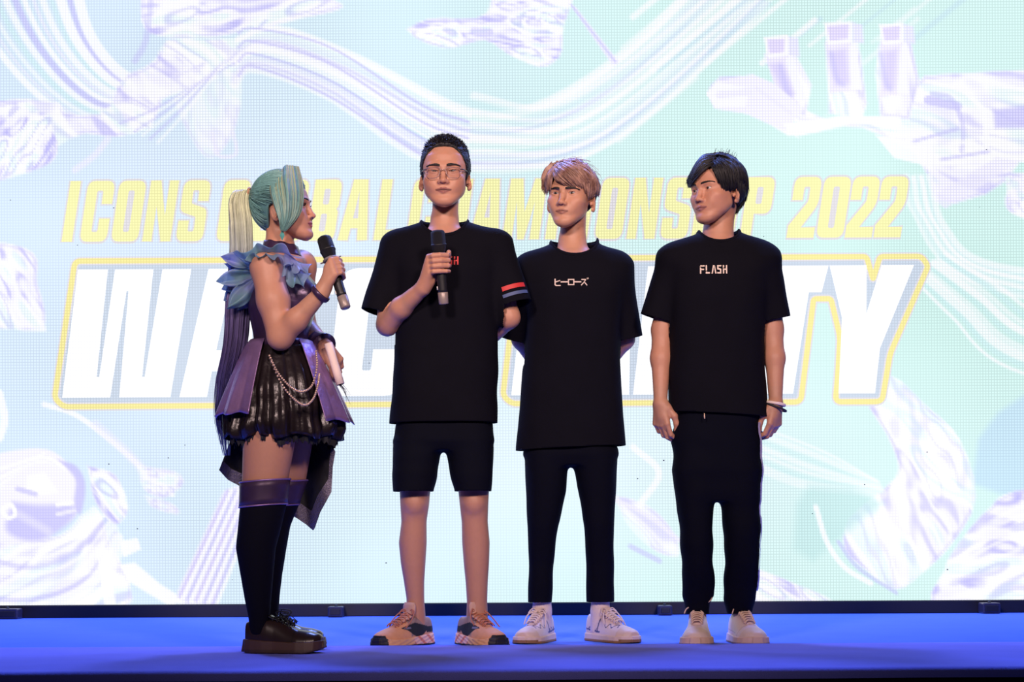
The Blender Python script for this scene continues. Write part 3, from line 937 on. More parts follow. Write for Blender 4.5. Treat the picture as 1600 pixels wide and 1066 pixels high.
def head_field(F, M, eye_open=0.0048, jaw=1.0, female=False, ear=1.0, mouth_open=0.0, mw=1.12, lip=.85):
    """a head around local origin: eye line at z=0, face towards -y"""
    F.M = M
    F.ell((0, .014, .032), (.0755, .094, .086), .01)
    j = jaw
    F.loft([(-.1225, 0, -.068, .008*j, .008), (-.119, 0, -.066, .018*j, .016), (-.112, 0, -.062, .030*j, .026), (-.100, 0, -.056, .043*j, .035), (-.082, 0, -.045, .0555*j, .044), (-.058, 0, -.036, .0635*j, .052),
            (-.03, 0, -.03, .0685, .058), (0, 0, -.026, .0705, .064), (.03, 0, -.02, .0715, .070), (.06, 0, -.008, .068, .076), (.085, 0, .004, .055, .070)], .022, 2.25)
    for s in (-1, 1):
        F.cone((s*.054*j, -.004, -.052), (s*.016*j, -.076, -.102), .014, .012, .024)      # jaw line
        F.ell((s*.046, -.060, -.026), (.020, .020, .016), .022)                           # cheekbone
        F.ell((s*.030, -.074, -.048), (.018, .014, .02), .02)                             # cheek
        F.cone((s*.012, -.0865, .018), (s*.042, -.072, .017), .0085, .009, .016)          # brow
        F.ell((s*.0315, -.1, .001), (.0195, .018, .0115), .013, 's')                      # socket
        # eyelids: ball with an almond slit
        c = (s*.0315, -.0725, .0005)
        F.ell(c, (.0152, .0146, .0136), .006)
        w, hh = .0142, eye_open
        Rr = (w*w + hh*hh)/(2*hh); cc = Rr - hh
        def slit(X, Y, Z, c=c, Rr=Rr, cc=cc, s=s):
            z = Z - c[2] - .0008 - 0.09*s*(X - c[0])
            return np.maximum(np.maximum(np.hypot(X-c[0], z-cc) - Rr, np.hypot(X-c[0], z+cc) - Rr), Y + .079)
        F.add(slit, (c[0]-.018, -.105, -.01), (c[0]+.018, -.078, .011), .0016, 's')
        F.ell((s*(.0115 if female else .0130), -.0965, -.0405), (.0074, .0095, .0068), .006)                     # nose wing
    nb = .0062 if female else .0072
    F.chain([(0, -.0865, .012), (0, -.0935, -.012), (0, -.106, -.034)], [nb, nb + .0004, nb + .0020], .012)
    F.ell((0, -.1065, -.0375), (.0095, .0085, .0078), .006)
    for s in (-1, 1):
        F.ell((s*.0062, -.104, -.0465), (.0036, .0045, .0034), .003, 's')
    F.ell((0, -.076, -.063), (.030, .020, .022), .016)
    mo = mouth_open
    for s in (-1, 1):
        F.cone((s*.0045, -.0968, -.0632), (s*.0235*mw, -.0862 + .003*(mw-1)*8, -.0668), .0046*lip, .0022, .0045)
        F.cone((s*.002, -.0948, -.0726 - mo), (s*.0205*mw, -.0862 + .003*(mw-1)*8, -.0690), .0058*lip, .0026, .0045)
    F.cone((-.02, -.1005, -.0676 - mo*.4), (.02, -.1005, -.0676 - mo*.4), .0022 + mo*.35, None, .003, 's')
    F.ell((0, -.081, -.1025), (.017*j, .0145, .0135), .014)
    for s in (-1, 1):                                                                      # ears
        e = Matrix.Rotation(s*R(30), 3, 'Z') @ Matrix.Rotation(R(-12), 3, 'X')
        F.ell((s*.0830, .014, -.025), (.0062, .0180*ear, .0295*ear), .006, 'u', e)
        F.ell((s*.0890, .009, -.022), (.0055, .0105*ear, .0195*ear), .003, 's', e)
        F.ell((s*.0810, .006, -.048), (.0050, .008, .008), .005)
        F.ell((s*.0765, .016, -.022), (.010, .010, .018), .006)
        F.ell((s*.0765, .0, -.026), (.005, .0045, .008), .004)
        F.ell((s*.048*j, -.036, -.048), (.020, .030, .030), .02)
    F.M = None

def face_colour(V, M, skin, lip, mw=1.12, gap=1.0):
    """skin colour per vertex: lips and mouth line differ from the rest"""
    I = np.array(M.inverted())
    q = V @ I[:3, :3].T + I[:3, 3]
    x, y, z = q[:, 0], q[:, 1], q[:, 2]
    C = np.tile(skin, (len(V), 1))
    ax = np.abs(x)/mw
    zl = -.0676 + .0006*np.cos(x/.024*3) + 0.0*ax
    up = -.0590 - .0055*(ax/.024)**2 + .0012*np.exp(-((ax-.006)/.004)**2)
    lo = -.0785 + .0105*(ax/.024)**2
    f = (y < -.078) & (ax < .0245)
    m = np.clip((up - z)/.0015, 0, 1) * np.clip((z - lo)/.0015, 0, 1) * f
    C = C + (np.array(lip) - C) * m[:, None]
    m2 = np.exp(-((z - zl)/(.0011*gap))**2) * f * np.clip((.024 - ax)/.003, 0, 1)
    C = C + (np.array([.05, .015, .015]) - C) * (m2*.9)[:, None]
    ch = np.exp(-((ax-.045)/.018)**2 - ((z+.03)/.02)**2) * (y < -.03) * .25 + np.exp(-(x/.013)**2 - ((z+.038)/.012)**2) * (y < -.09) * .25
    C = C * (1 - ch[:, None]*np.array([0, .22, .22]))
    return C

def eyes(M, parent, gaze, sc=1.0):
    """gaze: local direction the eyes look"""
    A = np.array(M)
    g = np.array(gaze, float); g /= np.linalg.norm(g)
    for s in (-1, 1):
        b = MB()
        b.sphere((0, 0, 0), .0125, 28, 22)
        V = np.concatenate(b.v)
        n = V/.0125
        a = np.arccos(np.clip(n @ g, -1, 1))
        C = np.where((a < .2)[:, None], [.006, .005, .005], np.where((a < .52)[:, None], [.035, .016, .010], [.44, .38, .37]))
        V = (V + [s*.0315, -.0725, .0005]) @ A[:3, :3].T + A[:3, 3]
        link_mesh('eye', V, b.f, M_EYE, parent, True, C)

def brows(M, parent, m, lift=0.0, thick=1.0, ang=0.0, n=110, seed=1):
    A = np.array(M)
    rs = random.Random(seed)
    for s in (-1, 1):
        b = MB()
        for i in range(n):
            t = i/(n-1)
            x = .011 + .040*t
            z = .0205 + lift + .006*math.sin(t*2.2) - .0035*t + ang*(t-.5) + rs.uniform(-1, 1)*.0022*thick*(1-.6*t)
            y = -.0978 + .002*t + .0175*t*t
            d = np.array([s*.0085, .003, .003*(1-1.6*t)])*rs.uniform(.7, 1.2)
            p0 = np.array([s*x, y - .0005, z])
            pts = np.array([p0, p0 + d*.5 + [0, -.0008, 0], p0 + d])
            b.tube(pts @ A[:3, :3].T + A[:3, 3], [.0009, .0010*thick, .0003], 4)
        b.build('eyebrow', m, parent)

# ---- hair: a shaped cap plus many tapering locks that follow the skull
SC, SR = np.array([0, .014, .032]), np.array([.0775, .096, .088])
def skull(u, off=0.0):
    """point on the scalp in direction u, raised by off"""
    u = np.asarray(u, float); u = u/np.linalg.norm(u)
    return SC + u*(SR + off)
def lock(root, flow, length, lift0, lift1, n=9, jit=0.0, rs=None, droop=0.0):
    """a strand that starts at scalp direction root and follows flow(p, t) over the skull"""
    p = skull(root, lift0)
    pts = [p]
    ds = length/(n-1)
    for i in range(1, n):
        t = i/(n-1)
        d = np.array(flow(p, t), float)
        nn = (p - SC)/(SR**2); nn /= np.linalg.norm(nn)
        d = d - nn*d.dot(nn)*(1 - droop*t)
        if rs is not None and jit:
            d = d + jit*np.array([rs.gauss(0, 1), rs.gauss(0, 1), rs.gauss(0, 1)])
        d /= np.linalg.norm(d) + 1e-9
        p = p + d*ds
        q = p - SC
        r = np.linalg.norm(q/(SR + lift0 + (lift1 - lift0)*t))
        if r < 1 or droop == 0:
            p = SC + q/r
        if abs(p[0]) > .055 and -.016 < p[1] < .036 and p[2] < .006 and i > 3:
            break                                   # keep the ears clear
        pts.append(p)
    k = len(pts)
    if k < n:
        q = np.array(pts); x = np.linspace(0, k - 1, n)
        return np.stack([np.interp(x, np.arange(k), q[:, j]) for j in range(3)], 1)
    return np.array(pts)

def hair_mat(name, col, col2, rough=.4, rng=(.35, .65), sc=60):
    m = mat(name, col, rough=rough, spec=0.45)
    nt = m.node_tree
    n = nt.nodes.new('ShaderNodeTexNoise'); n.inputs['Scale'].default_value = sc; n.inputs['Detail'].default_value = 3
    tc = nt.nodes.new('ShaderNodeTexCoord')
    nt.links.new(tc.outputs['Object'], n.inputs['Vector'])
    cr = nt.nodes.new('ShaderNodeValToRGB')
    cr.color_ramp.elements[0].position = rng[0]; cr.color_ramp.elements[1].position = rng[1]
    cr.color_ramp.elements[0].color = (*col, 1); cr.color_ramp.elements[1].color = (*col2, 1)
    nt.links.new(n.outputs['Fac'], cr.inputs[0])
    nt.links.new(cr.outputs[0], nt.nodes['Principled BSDF'].inputs['Base Color'])
    return m

def hair_cap(M, off, keep, h=.0024, noise=(0, 0, 0), extra=None):
    """closed cap over the skull, keep(x,y,z)<0 where hair grows"""
    F = Field(); F.M = M
    def f(X, Y, Z):
        x = (X-SC[0])/(SR[0]+off[0]); y = (Y-SC[1])/(SR[1]+off[1]); z = (Z-SC[2])/(SR[2]+off[2])
        d = (np.sqrt(x*x+y*y+z*z) - 1)*SR[0]
        return np.maximum(d, keep(X, Y, Z))
    F.add(f, SC - SR - max(off) - .01, SC + SR + max(off) + .01, 0)
    if extra: extra(F)
    F.M = None
    A = np.array(M)
    c = np.array([[x, y, z] for x in (-.11, .11) for y in (-.12, .14) for z in (-.12, .16)]) @ A[:3, :3].T + A[:3, 3]
    if noise[0]:
        nf = wave(noise[2], noise[1]*6.28, 8)
        F.disp(lambda X, Y, Z: noise[0]*nf(X, Y, Z), c.min(0), c.max(0))
    V, Fc = F.mesh(c.min(0), c.max(0), h)
    return relax(V, Fc, 1), Fc

def to_world(M, pts):
    A = np.array(M)
    return np.asarray(pts) @ A[:3, :3].T + A[:3, 3]

def on_skull(M, px, py, off, Yc):
    """point over the skull (raised by off) that is seen at (px, py); at the outline when outside it"""
    A = np.array(M.inverted())
    p0 = P(px, py, Yc); p1 = P(px, py, Yc - .3)
    a = A[:3, :3] @ p0 + A[:3, 3]; d = A[:3, :3] @ (p1 - p0)
    r = SR + off
    q = (a - SC)/r; e = d/r
    A2, B2, C2 = e.dot(e), q.dot(e), q.dot(q) - 1
    disc = B2*B2 - A2*C2
    t = -B2/A2 + (math.sqrt(disc)/A2 if disc > 0 else 0)
    return p0 + (p1 - p0)*t

def hair_group(b, M, Yc, S, Mi, E, n, rs, off=(.012, .022, .014), jit=1.6, rad=(.003, .0040, .0032, .0006), size=(.6, 1.25), k=10, cut=.25, sp=None):
    """strands between three guide rows drawn as seen: roots S, middles Mi, ends E"""
    def row(rw, s):
        rw = np.asarray(rw, float); x = s*(len(rw)-1)
        return np.array([np.interp(x, np.arange(len(rw)), rw[:, 0]), np.interp(x, np.arange(len(rw)), rw[:, 1])])
    for i in range(n):
        s = rs.random()
        js = [np.clip(s + rs.gauss(0, .03), 0, 1) for _ in range(3)]
        pp = [row(S, js[0]), row(Mi, js[1]), row(E, js[2])]
        pp = [p + np.array([rs.gauss(0, jit*w), rs.gauss(0, jit*w)]) for p, w in zip(pp, (.7, .5, .8))]
        e = 1 - cut*rs.random()**2
        line = smooth_line([pp[0], pp[1], pp[2]], k)
        line = np.stack([np.interp(np.linspace(0, e*(k-1), k), np.arange(k), line[:, j]) for j in range(2)], 1)
        u = rs.uniform(-.004, .006)
        pts = []
        for j, (x, y) in enumerate(line):
            t = j/(k-1)
            o = np.interp(t, [0, .5, 1], off) + u
            pts.append(on_skull(M, x, y, o, Yc))
        b.tube(pts, np.interp(np.linspace(0, 1, k), [0, .3, .8, 1], rad)*rs.uniform(*size), 4, .6, cap=False)

# ---- hands
def grip_hand(F, c, axis, palm, r_obj, wrist, hand=1, sc=1.0, top=0.030, spread=.0192):
    """four fingers wrapped round a rod: axis towards the rod's head, palm: direction from rod to palm; hand=+1/-1 sets the wrapping sense"""
    c = np.array(c, float); a = np.array(axis, float); a /= np.linalg.norm(a)
    p = np.array(palm, float); p -= a*p.dot(a); p /= np.linalg.norm(p)
    q = np.cross(a, p)*hand
    def at(phi, rad, o):
        return c + a*o + (p*math.cos(R(phi)) + q*math.sin(R(phi)))*rad
    wrist = np.array(wrist, float)
    tips = []
    for i in range(4):
        o = (top - spread*i)*sc
        ln = [1.0, 1.06, 1.0, .86][i]
        rf = [.0088, .0090, .0086, .0076][i]*sc
        mcp = at(42, r_obj + .026*sc, o*1.02 - .002)
        pip = at(42 + 70*ln, r_obj + rf*1.55, o + .002)
        dip = at(42 + 128*ln, r_obj + rf*1.15, o)
        tip = at(42 + 172*ln, r_obj + rf*1.0, o - .001)
        mid = at(42 + 34*ln, r_obj + .0225*sc, o + .002)
        F.cone(wrist + (mcp - wrist)*.25, mcp, .0165*sc, .0118*sc, .014)
        G_ = [(mcp, rf*1.22), (mid, rf*1.12), (pip, rf*1.1), (dip, rf*.98), (tip, rf*.82)]
        for (a0, r0), (a1, r1) in zip(G_, G_[1:]):
            F.cone(a0, a1, r0, r1, .0018)
        tips.append((tip, rf, tip - dip, at(42+172*ln, r_obj + 3*rf, o) - tip))
    # heel of the hand and thumb on the other side
    th0 = at(-35, r_obj + .020*sc, -.028*sc)
    th1 = at(-72, r_obj + .0165*sc, .002*sc)
    th2 = at(-112, r_obj + .0125*sc, .024*sc)
    th3 = at(-140, r_obj + .0105*sc, .040*sc)
    F.cone(wrist + (th0 - wrist)*.3, th0, .0165*sc, .0165*sc, .014)
    F.chain([th0, th1, th2, th3], [.0165*sc, .0122*sc, .0106*sc, .0085*sc], .004)
    F.cone(at(10, r_obj + .016*sc, .012), at(0, r_obj + .016*sc, -.028), .0125*sc, .014*sc, .014)
    return tips

def relaxed_hand(F, wrist, down, palm, thumb, sc=1.0, curl=(18, 38, 30), fan=.0, thumb_in=.5):
    """hanging hand: down = finger direction, palm = direction the palm faces, thumb = side the thumb is on"""
    w = np.array(wrist, float); d = np.array(down, float); d /= np.linalg.norm(d)
    n = np.array(palm, float); n -= d*n.dot(d); n /= np.linalg.norm(n)
    t = np.array(thumb, float); t -= d*t.dot(d) + n*t.dot(n); t /= np.linalg.norm(t)
    for i in range(4):
        o = (.029 - .0195*i)*sc
        rf = [.0086, .0089, .0085, .0075][i]*sc
        L_ = np.array([[.042, .026, .020], [.046, .029, .021], [.042, .027, .020], [.033, .020, .018]][i])*sc
        mcp = w + d*(.083 - .004*abs(i-1) - .003*(i == 3))*sc + t*o - n*.002
        F.cone(w + d*.010*sc + t*o*.45, mcp, .0165*sc, .0115*sc, .014)
        ang = 0; pt = mcp; rr = rf*1.2
        for k in range(3):
            ang += curl[k]*(1 + .12*i)
            nd = d*math.cos(R(ang)) + n*math.sin(R(ang)) + t*fan*(1.5 - i)
            nx = pt + nd*L_[k]
            r1 = [rf*1.08, rf*.98, rf*.8][k]
            F.cone(pt, nx, rr, r1, .0018)
            pt = nx; rr = r1
    b0 = w + d*.022*sc + t*.022*sc + n*.010*sc
    b1 = w + d*.052*sc + t*(.043)*sc + n*.022*sc
    b2 = w + d*.080*sc + t*(.046 - .010*thumb_in)*sc + n*(.028 + .012*thumb_in)*sc
    b3 = w + d*.103*sc + t*(.040 - .022*thumb_in)*sc + n*(.031 + .016*thumb_in)*sc
    F.cone(w, b0, .018*sc, .0165*sc, .014)
    F.chain([b0, b1, b2, b3], [.0165*sc, .0122*sc, .0102*sc, .0078*sc], .006)

# ---- trousers leg and torso rows given as seen (py, left, right, depth centre, half depth)
def rows_px(rows, Y):
    out = []
    for r in rows:
        a, b_ = P(r[1], r[0], Y), P(r[2], r[0], Y)
        out.append(((a[2]+b_[2])/2, (a[0]+b_[0])/2, Y + r[3], abs(b_[0]-a[0])/2, r[4]))
    return out

# ---- shoes
def shoe_frame(heel, toe):
    """matrix: local x runs from heel to toe on the floor, z up"""
    h = np.array(heel, float); t = np.array(toe, float)
    d = t - h; ln = np.linalg.norm(d[:2])
    x = Vector((d[0]/ln, d[1]/ln, 0)); z = Vector((0, 0, 1)); y = z.cross(x)
    M = Matrix(((x.x, y.x, 0, h[0]), (x.y, y.y, 0, h[1]), (0, 0, 1, h[2]), (0, 0, 0, 1)))
    return M, ln

def shoe(parent, heel, toe, width, style):
    """style: dict of profile tables over t = 0 heel .. 1 toe"""
    M, ln = shoe_frame(heel, toe)
    A = np.array(M)
    root = bpy.data.objects.new(style['name'], None); COL.objects.link(root); root.parent = parent; ORI[root.name] = ORI[parent.name]
    T = np.array([0, .03, .1, .25, .4, .55, .7, .82, .92, .975, 1.0])
    Wf = np.array([.30, .52, .66, .72, .74, .86, .98, .98, .80, .52, .25])*width/2
    ctr = np.array([0, 0, 0, -.002, -.003, -.002, .0, .002, .004, .005, .005])*style.get('side', 1)
    sole_t = np.interp(T, style['sole_x'], style['sole_z'])
    flare = style.get('flare', .004)
    def foot(X, Y, Z):
        t = np.clip(X/ln, 0, 1)
        d = np.abs(Y - np.interp(t, T, ctr)) - np.interp(t, T, Wf)
        return np.maximum(d*.9, np.maximum(-X, X - ln))
    lift = style.get('toe_lift', .006)
    F = Field(); F.M = M
    def sole(X, Y, Z):
        t = np.clip(X/ln, 0, 1)
        zb = lift*np.clip((t-.78)/.22, 0, 1)**2 + .003*np.clip((.06-t)/.06, 0, 1)
        zt = np.interp(t, style['sole_x'], style['sole_z'])
        fl = flare*(1 - np.clip(Z/np.maximum(zt, .01), 0, 1)) + style.get('groove', 0)*np.sin(Z*style.get('gf', 600) + t*style.get('gt', 0))
        return np.maximum(foot(X, Y, Z) - fl - .003, np.maximum(zb - Z, Z - zt))
    F.add(sole, (-.02, -width, -.01), (ln + .02, width, .075), 0)
    lo = to_world(M, [[-.03, -width*.8, -.01], [-.03, width*.8, .2], [ln + .03, -width*.8, -.01], [ln + .03, width*.8, .2]])
    b0, b1 = lo.min(0), lo.max(0)
    b0[2] = heel[2] - .012; b1[2] = heel[2] + .08
    V, Fc = F.mesh(b0, b1, .0027)
    V = relax(V, Fc, 1)
    I = np.linalg.inv(A)
    loc = lambda V_: V_ @ I[:3, :3].T + I[:3, 3]
    s_ = link_mesh('sole', V, Fc, style['sole_mat'], root, True, style['sole_col'](loc(V), ln) if style.get('sole_col') else None)
    F = Field(); F.M = M
    def upper(X, Y, Z):
        t = np.clip(X/ln, 0, 1)
        zt = np.interp(t, style['top_x'], style['top_z'])
        w_ = np.interp(t, T, Wf)*style.get('upper_w', .96)
        zs = np.interp(t, style['sole_x'], style['sole_z']) - .006
        k = np.clip((Z - zs)/np.maximum(zt - zs, .006), 0, 2)
        narrow = np.interp(t, style['top_x'], style['top_w'])
        yy = np.abs(Y - np.interp(t, T, ctr))/np.maximum(w_*(1 - (1-narrow)*np.clip(k, 0, 1)**1.6), .004)
        q = (yy**style.get('n', 3.0) + k**style.get('nz', 3.2))**(1/3.0) - 1
        return np.maximum(np.maximum(q*.022, zs - Z), np.maximum(.004 - X, X - ln + .004))
    F.add(upper, (-.01, -width*.7, 0), (ln + .01, width*.7, .15), 0)
    if style.get('open'):
        ox, oz, orx, ory, orz = style['open']
        F.ell((ox*ln, 0, oz), (orx, ory, orz), .006, 's')
    b1[2] = heel[2] + .16
    V, Fc = F.mesh(b0, b1, .0027)
    V = relax(V, Fc, 1)
    u = link_mesh('upper', V, Fc, style['upper_mat'], root, True, style['upper_col'](loc(V), ln))
    # tongue
    t0, t1, tw, th = style['tongue']
    zt = lambda t: float(np.interp(t, style['top_x'], style['top_z']))
    b = MB()
    pts = smooth_line([(t1*ln, 0, zt(t1) - .004), ((t0*.45+t1*.55)*ln, 0, zt(t0*.45+t1*.55) + .003), (t0*ln, 0, zt(t0) + .006), (t0*ln - .006, 0, zt(t0) + th)], 12)
    b.tube(to_world(M, pts), np.interp(np.linspace(0, 1, 12), [0, .6, .9, 1], [tw*.55, tw*.9, tw, tw*.75]), 10, .28, A[:3, :3] @ np.array([.5, 0, .86]))
    b.build('tongue', style['tongue_mat'], root)
    # laces: crossings and a bow
    b = MB()
    lw = style['lace_w']; nl = style['laces']
    ez = [np.array([(t0*.9 + (t1 - t0)*i/(nl - 1) + .02)*ln, 0, 0]) for i in range(nl)]
    for i in range(nl):
        t = t0 + .03 + (t1 - t0 - .03)*i/(nl - 1)
        z = zt(t) + .0065; x = t*ln
        w2 = lw*(1 - .18*i/(nl-1))
        for s in (-1, 1):
            pts = [(x, s*w2, z - .010), (x + .004, s*w2*.5, z + .001), (x + .009, 0, z + .0022), (x + .013, -s*w2*.55, z + .0005), (x + .016, -s*w2*.95, z - .010)]
            b.tube(to_world(M, smooth_line(pts, 9)), .0027, 5)
    for pts, rr in style['bow'](ln, zt(t0), t0*ln):
        b.tube(to_world(M, smooth_line(pts, 14)), rr, 5)
    b.build('laces', style['lace_mat'], root)
    if style.get('more'):
        style['more'](root, M, ln, zt)
    return root

# ---- print on a chest: shapes laid on the cloth
def lay_on(shape_pts, tris, V, off=.0022):
    """shape_pts: world x,z pairs; finds the front of the cloth there"""
    out = []
    for x, z in shape_pts:
        d2 = (V[:, 0]-x)**2 + (V[:, 2]-z)**2
        m = d2 < .012**2
        if not m.any(): m = d2 <= d2.min() + 1e-6
        q = V[m]
        fr = q[q[:, 1] < q[:, 1].min() + .02]
        wgt = 1/((fr[:, 0]-x)**2 + (fr[:, 2]-z)**2 + 1e-5)
        out.append((x, (fr[:, 1]*wgt).sum()/wgt.sum() - off, z))
    return out

# ---- microphone
M_MICB = mat('microphone_black', (.012, .012, .014), .45, noise=(80, .2))
M_MICG = mat('microphone_grille', (.010, .010, .014), .55, metal=.3, bump=(900, .9))
M_MICS = mat('microphone_silver', rgb(150, 135, 128), .4, metal=.2, noise=(50, .05))
M_MICR = mat('microphone_ring_grey', rgb(120, 112, 118), .5)
def microphone(top, bottom, label, rad=1.0, tab=(1, 0, 0)):
    top = np.array(top, float); bot = np.array(bottom, float)
    r = empty('microphone', tuple(bot)); tag(r, label, 'microphone', 'handheld microphones')
    ln = np.linalg.norm(bot - top); k = rad
    d = (bot-top)/ln
    def at(t): return top + d*t
    b = MB(); b.lathe(top, bot, [(0, .001), (.0015, .016*k), (.006, .0225*k), (.012, .0245*k), (.046, .0255*k), (.050, .0262*k), (.054, .0262*k), (.056, .025*k), (.075, .021*k), (.079, .018*k)], 28); b.build('grille', M_MICG, r)
    b = MB(); b.lathe(at(.0495), bot, [(0, .0264*k), (.002, .0268*k), (.004, .0264*k)], 28); b.build('grille_band', M_MICB, r)
    b = MB(); b.lathe(at(.078), bot, [(0, .0185*k), (.01, .0185*k), (.03, .0175*k), (ln*.5, .0165*k), (ln-.078-.042, .0165*k)], 24); b.build('handle', M_MICB, r)
    b = MB(); b.lathe(at(ln-.043), bot, [(0, .0160*k), (.002, .0178*k), (.039, .0168*k), (.042, .0150*k), (.043, .001)], 24); b.build('end_cap', M_MICS, r)
    # anti-roll ring with a tab
    b = MB(); b.lathe(at(.080), bot, [(0, .019*k), (.001, .026*k), (.0075, .0275*k), (.009, .019*k)], 8)
    t = np.array(tab, float); t -= d*t.dot(d); t /= np.linalg.norm(t)
    for s in (-1, 1):
        b.tube([at(.085) + t*s*.018, at(.0855 - s*.001) + t*s*.036], [.0055, .0028], 8, .6, d)
    b.build('ring', M_MICR, r)
    b = MB(); q = np.cross(d, t); b.tube([at(ln-.062) - np.array([.0172, .004, 0])*k, at(ln-.05) - np.array([.0172, .004, 0])*k], .0022, 6); b.build('indicator', mat('mic_indicator', (.7, .68, .66), .4), r)
    return r
# ------------------------------------------------------------------ the three men
def tee_mat(name, col):
    return mat(name, col, rough=0.85, spec=0.09, noise=(14, 0.15), bump=(500, 0.25), sheen=0.0)
M_TEE = tee_mat('black_cotton', (.0042, .0039, .0075))
M_TEE2 = tee_mat('black_cotton_heavy', (.0040, .0038, .0078))
M_SHORT = tee_mat('dark_navy_twill', (.0032, .0037, .0088))
M_TROUS = tee_mat('dark_navy_trouser', (.0024, .0028, .0080))
M_RIB = mat('black_rib_knit', (.005, .0045, .008), .9, spec=.08, bump=(300, .5))
M_HAIRB = hair_mat('black_hair', (.0035, .003, .0045), (.010, .008, .010), .58)
M_HAIRBL = hair_mat('ash_blond_hair', (.15, .070, .050), (.46, .265, .195), .45, (.3, .7), 45)
M_HAIRROOT = hair_mat('dark_brown_hair', (.020, .010, .009), (.05, .026, .020), .5)
M_BROW = mat('eyebrow_hair', (.012, .008, .007), .6)

def tee(parent, Y, torso, sleeves, neck, hem, seed, m, h=.0070, folds=.0045, extra=None):
    """torso rows as seen; sleeves: (shoulder, end, r0, r1, select x-test, cut normal); neck: (left, right, front) as seen"""
    F = Field()
    F.loft(rows_px(torso, Y), .02, 2.35)
    for a, e, r0, r1, mid in sleeves:
        a = np.array(a); e = np.array(e)
        ext = e + (e - a)/np.linalg.norm(e - a)*.03
        F.cone(a, ext, r0, r1, .03)
    allp = np.array(rows_px(torso, Y))
    lo = np.array([allp[:, 1].min() - allp[:, 3].max() - .2, Y - .3, allp[:, 0].min() - .02])
    hi = np.array([allp[:, 1].max() + allp[:, 3].max() + .2, Y + .3, allp[:, 0].max() + .03])
    w1 = wave(seed, 26, 6, (1.3, 1, .55)); w2 = wave(seed+1, 60, 6, (1, 1, .7)); w3 = wave(seed+2, 10, 4)
    zt, zb = allp[:, 0].max(), allp[:, 0].min()
    def fold(X, Y_, Z):
        t = np.clip((zt - Z)/(zt - zb), 0, 1)
        return folds*(w1(X, Y_, Z + .6*X*X) * (.35 + .9*t) + .35*w2(X, Y_, Z)) * (0.4 + .6*np.clip(np.abs(w3(X, Y_, Z))*2, 0, 1))
    F.disp(fold, lo, hi)
    if extra: extra(F)
    V, Fc = F.mesh(lo, hi, h)
    V = relax(V, Fc, 2)
    cuts = []
    lp, rp, fp = [np.array(q) for q in neck]
    nc = (lp + rp)/2
    ha = np.linalg.norm(rp - lp)/2; hb_ = nc[2] - fp[2]
    def hole(q):
        x = np.abs(q[:, 0] - nc[0])/ha
        b_ = np.interp(q[:, 1] - Y, [-.02, .045], [hb_, .004])
        dz = np.maximum(nc[2] - q[:, 2], 0)/b_
        f = 1 - (x**2.2 + dz**2.2)**(1/2.2)
        return np.where(q[:, 2] > nc[2] - .13, f, -1.0)
    cuts.append((hem[0], hem[1], lambda c: c.z < zb + .08))
    rims = []
    for a, e, r0, r1, test in sleeves:
        d = (np.array(e) - np.array(a)); d /= np.linalg.norm(d)
        ev = Vector(e)
        cuts.append((tuple(e), tuple(d), lambda c, test=test, ev=ev: test(c) and (c - ev).length < .125))
    o, V2, q = cloth('t_shirt', V, Fc, m, parent, cuts, .0035, hole)
    b = MB()
    rad = q - q.mean(0); rad[:, 2] = 0
    b.tube(q, .0072, 8, .42, rad/np.linalg.norm(rad, axis=1)[:, None] + np.array([0, 0, .6]), closed=True)
    b.build('collar', M_RIB, o)
    return o, V2

def trousers(parent, name, Y, pelvis, legs, m, seed, cut_z, folds=.004, h=.0070, hem_flat=None):
    F = Field()
    F.loft(rows_px(pelvis, Y), .02, 2.4)
    for l in legs:
        F.loft(rows_px(l, Y), .02, 2.2)
    allp = np.array([q for l in [pelvis] + legs for q in rows_px(l, Y)])
    lo = np.array([(allp[:, 1]-allp[:, 3]).min() - .03, Y - .22, allp[:, 0].min() - .02]); hi = np.array([(allp[:, 1]+allp[:, 3]).max() + .03, Y + .25, allp[:, 0].max() + .02])
    w1 = wave(seed, 34, 6, (.6, .6, 1.3)); w2 = wave(seed+1, 70, 6, (.7, .7, 1.1))
    F.disp(lambda X, Y_, Z: folds*(w1(X, Y_, Z) + .4*w2(X, Y_, Z)), lo, hi)
    V, Fc = F.mesh(lo, hi, h)
    V = relax(V, Fc, 2)
    cuts = [((0, 0, z), (0, 0, -1), t) for z, t in cut_z]
    cuts.append(((0, 0, hi[2] - .045), (0, 0, 1), lambda c: c.z > hi[2] - .08))
    o, V2, _ = cloth(name, V, Fc, m, parent, cuts, .0035)
    return o, V2

def body_mesh(parent, F, chunks, M, skin, lip, name='body', mw=1.12, gap=1.0):
    """chunks: (lo, hi, h) boxes of the same field, meshed finer at head and hands"""
    parts = []
    for lo, hi, h in chunks:
        V, Fc = F.mesh(lo, hi, h)
        parts.append((relax(V, Fc, 1, .35), Fc))
    V, Fc = join_parts(parts)
    return link_mesh(name, V, Fc, M_SKIN, parent, True, face_colour(V, M, np.array(skin), lip, mw, gap))

def box_of(pts, mg):
    p = np.array(pts)
    return p.min(0) - mg, p.max(0) + mg

def head_box(M, zlo):
    p = to_world(M, [[x, y, z] for x in (-.1, .1) for y in (-.13, .12) for z in (-.125, .135)])
    lo, hi = p.min(0), p.max(0)
    lo[2] = zlo
    return lo, hi

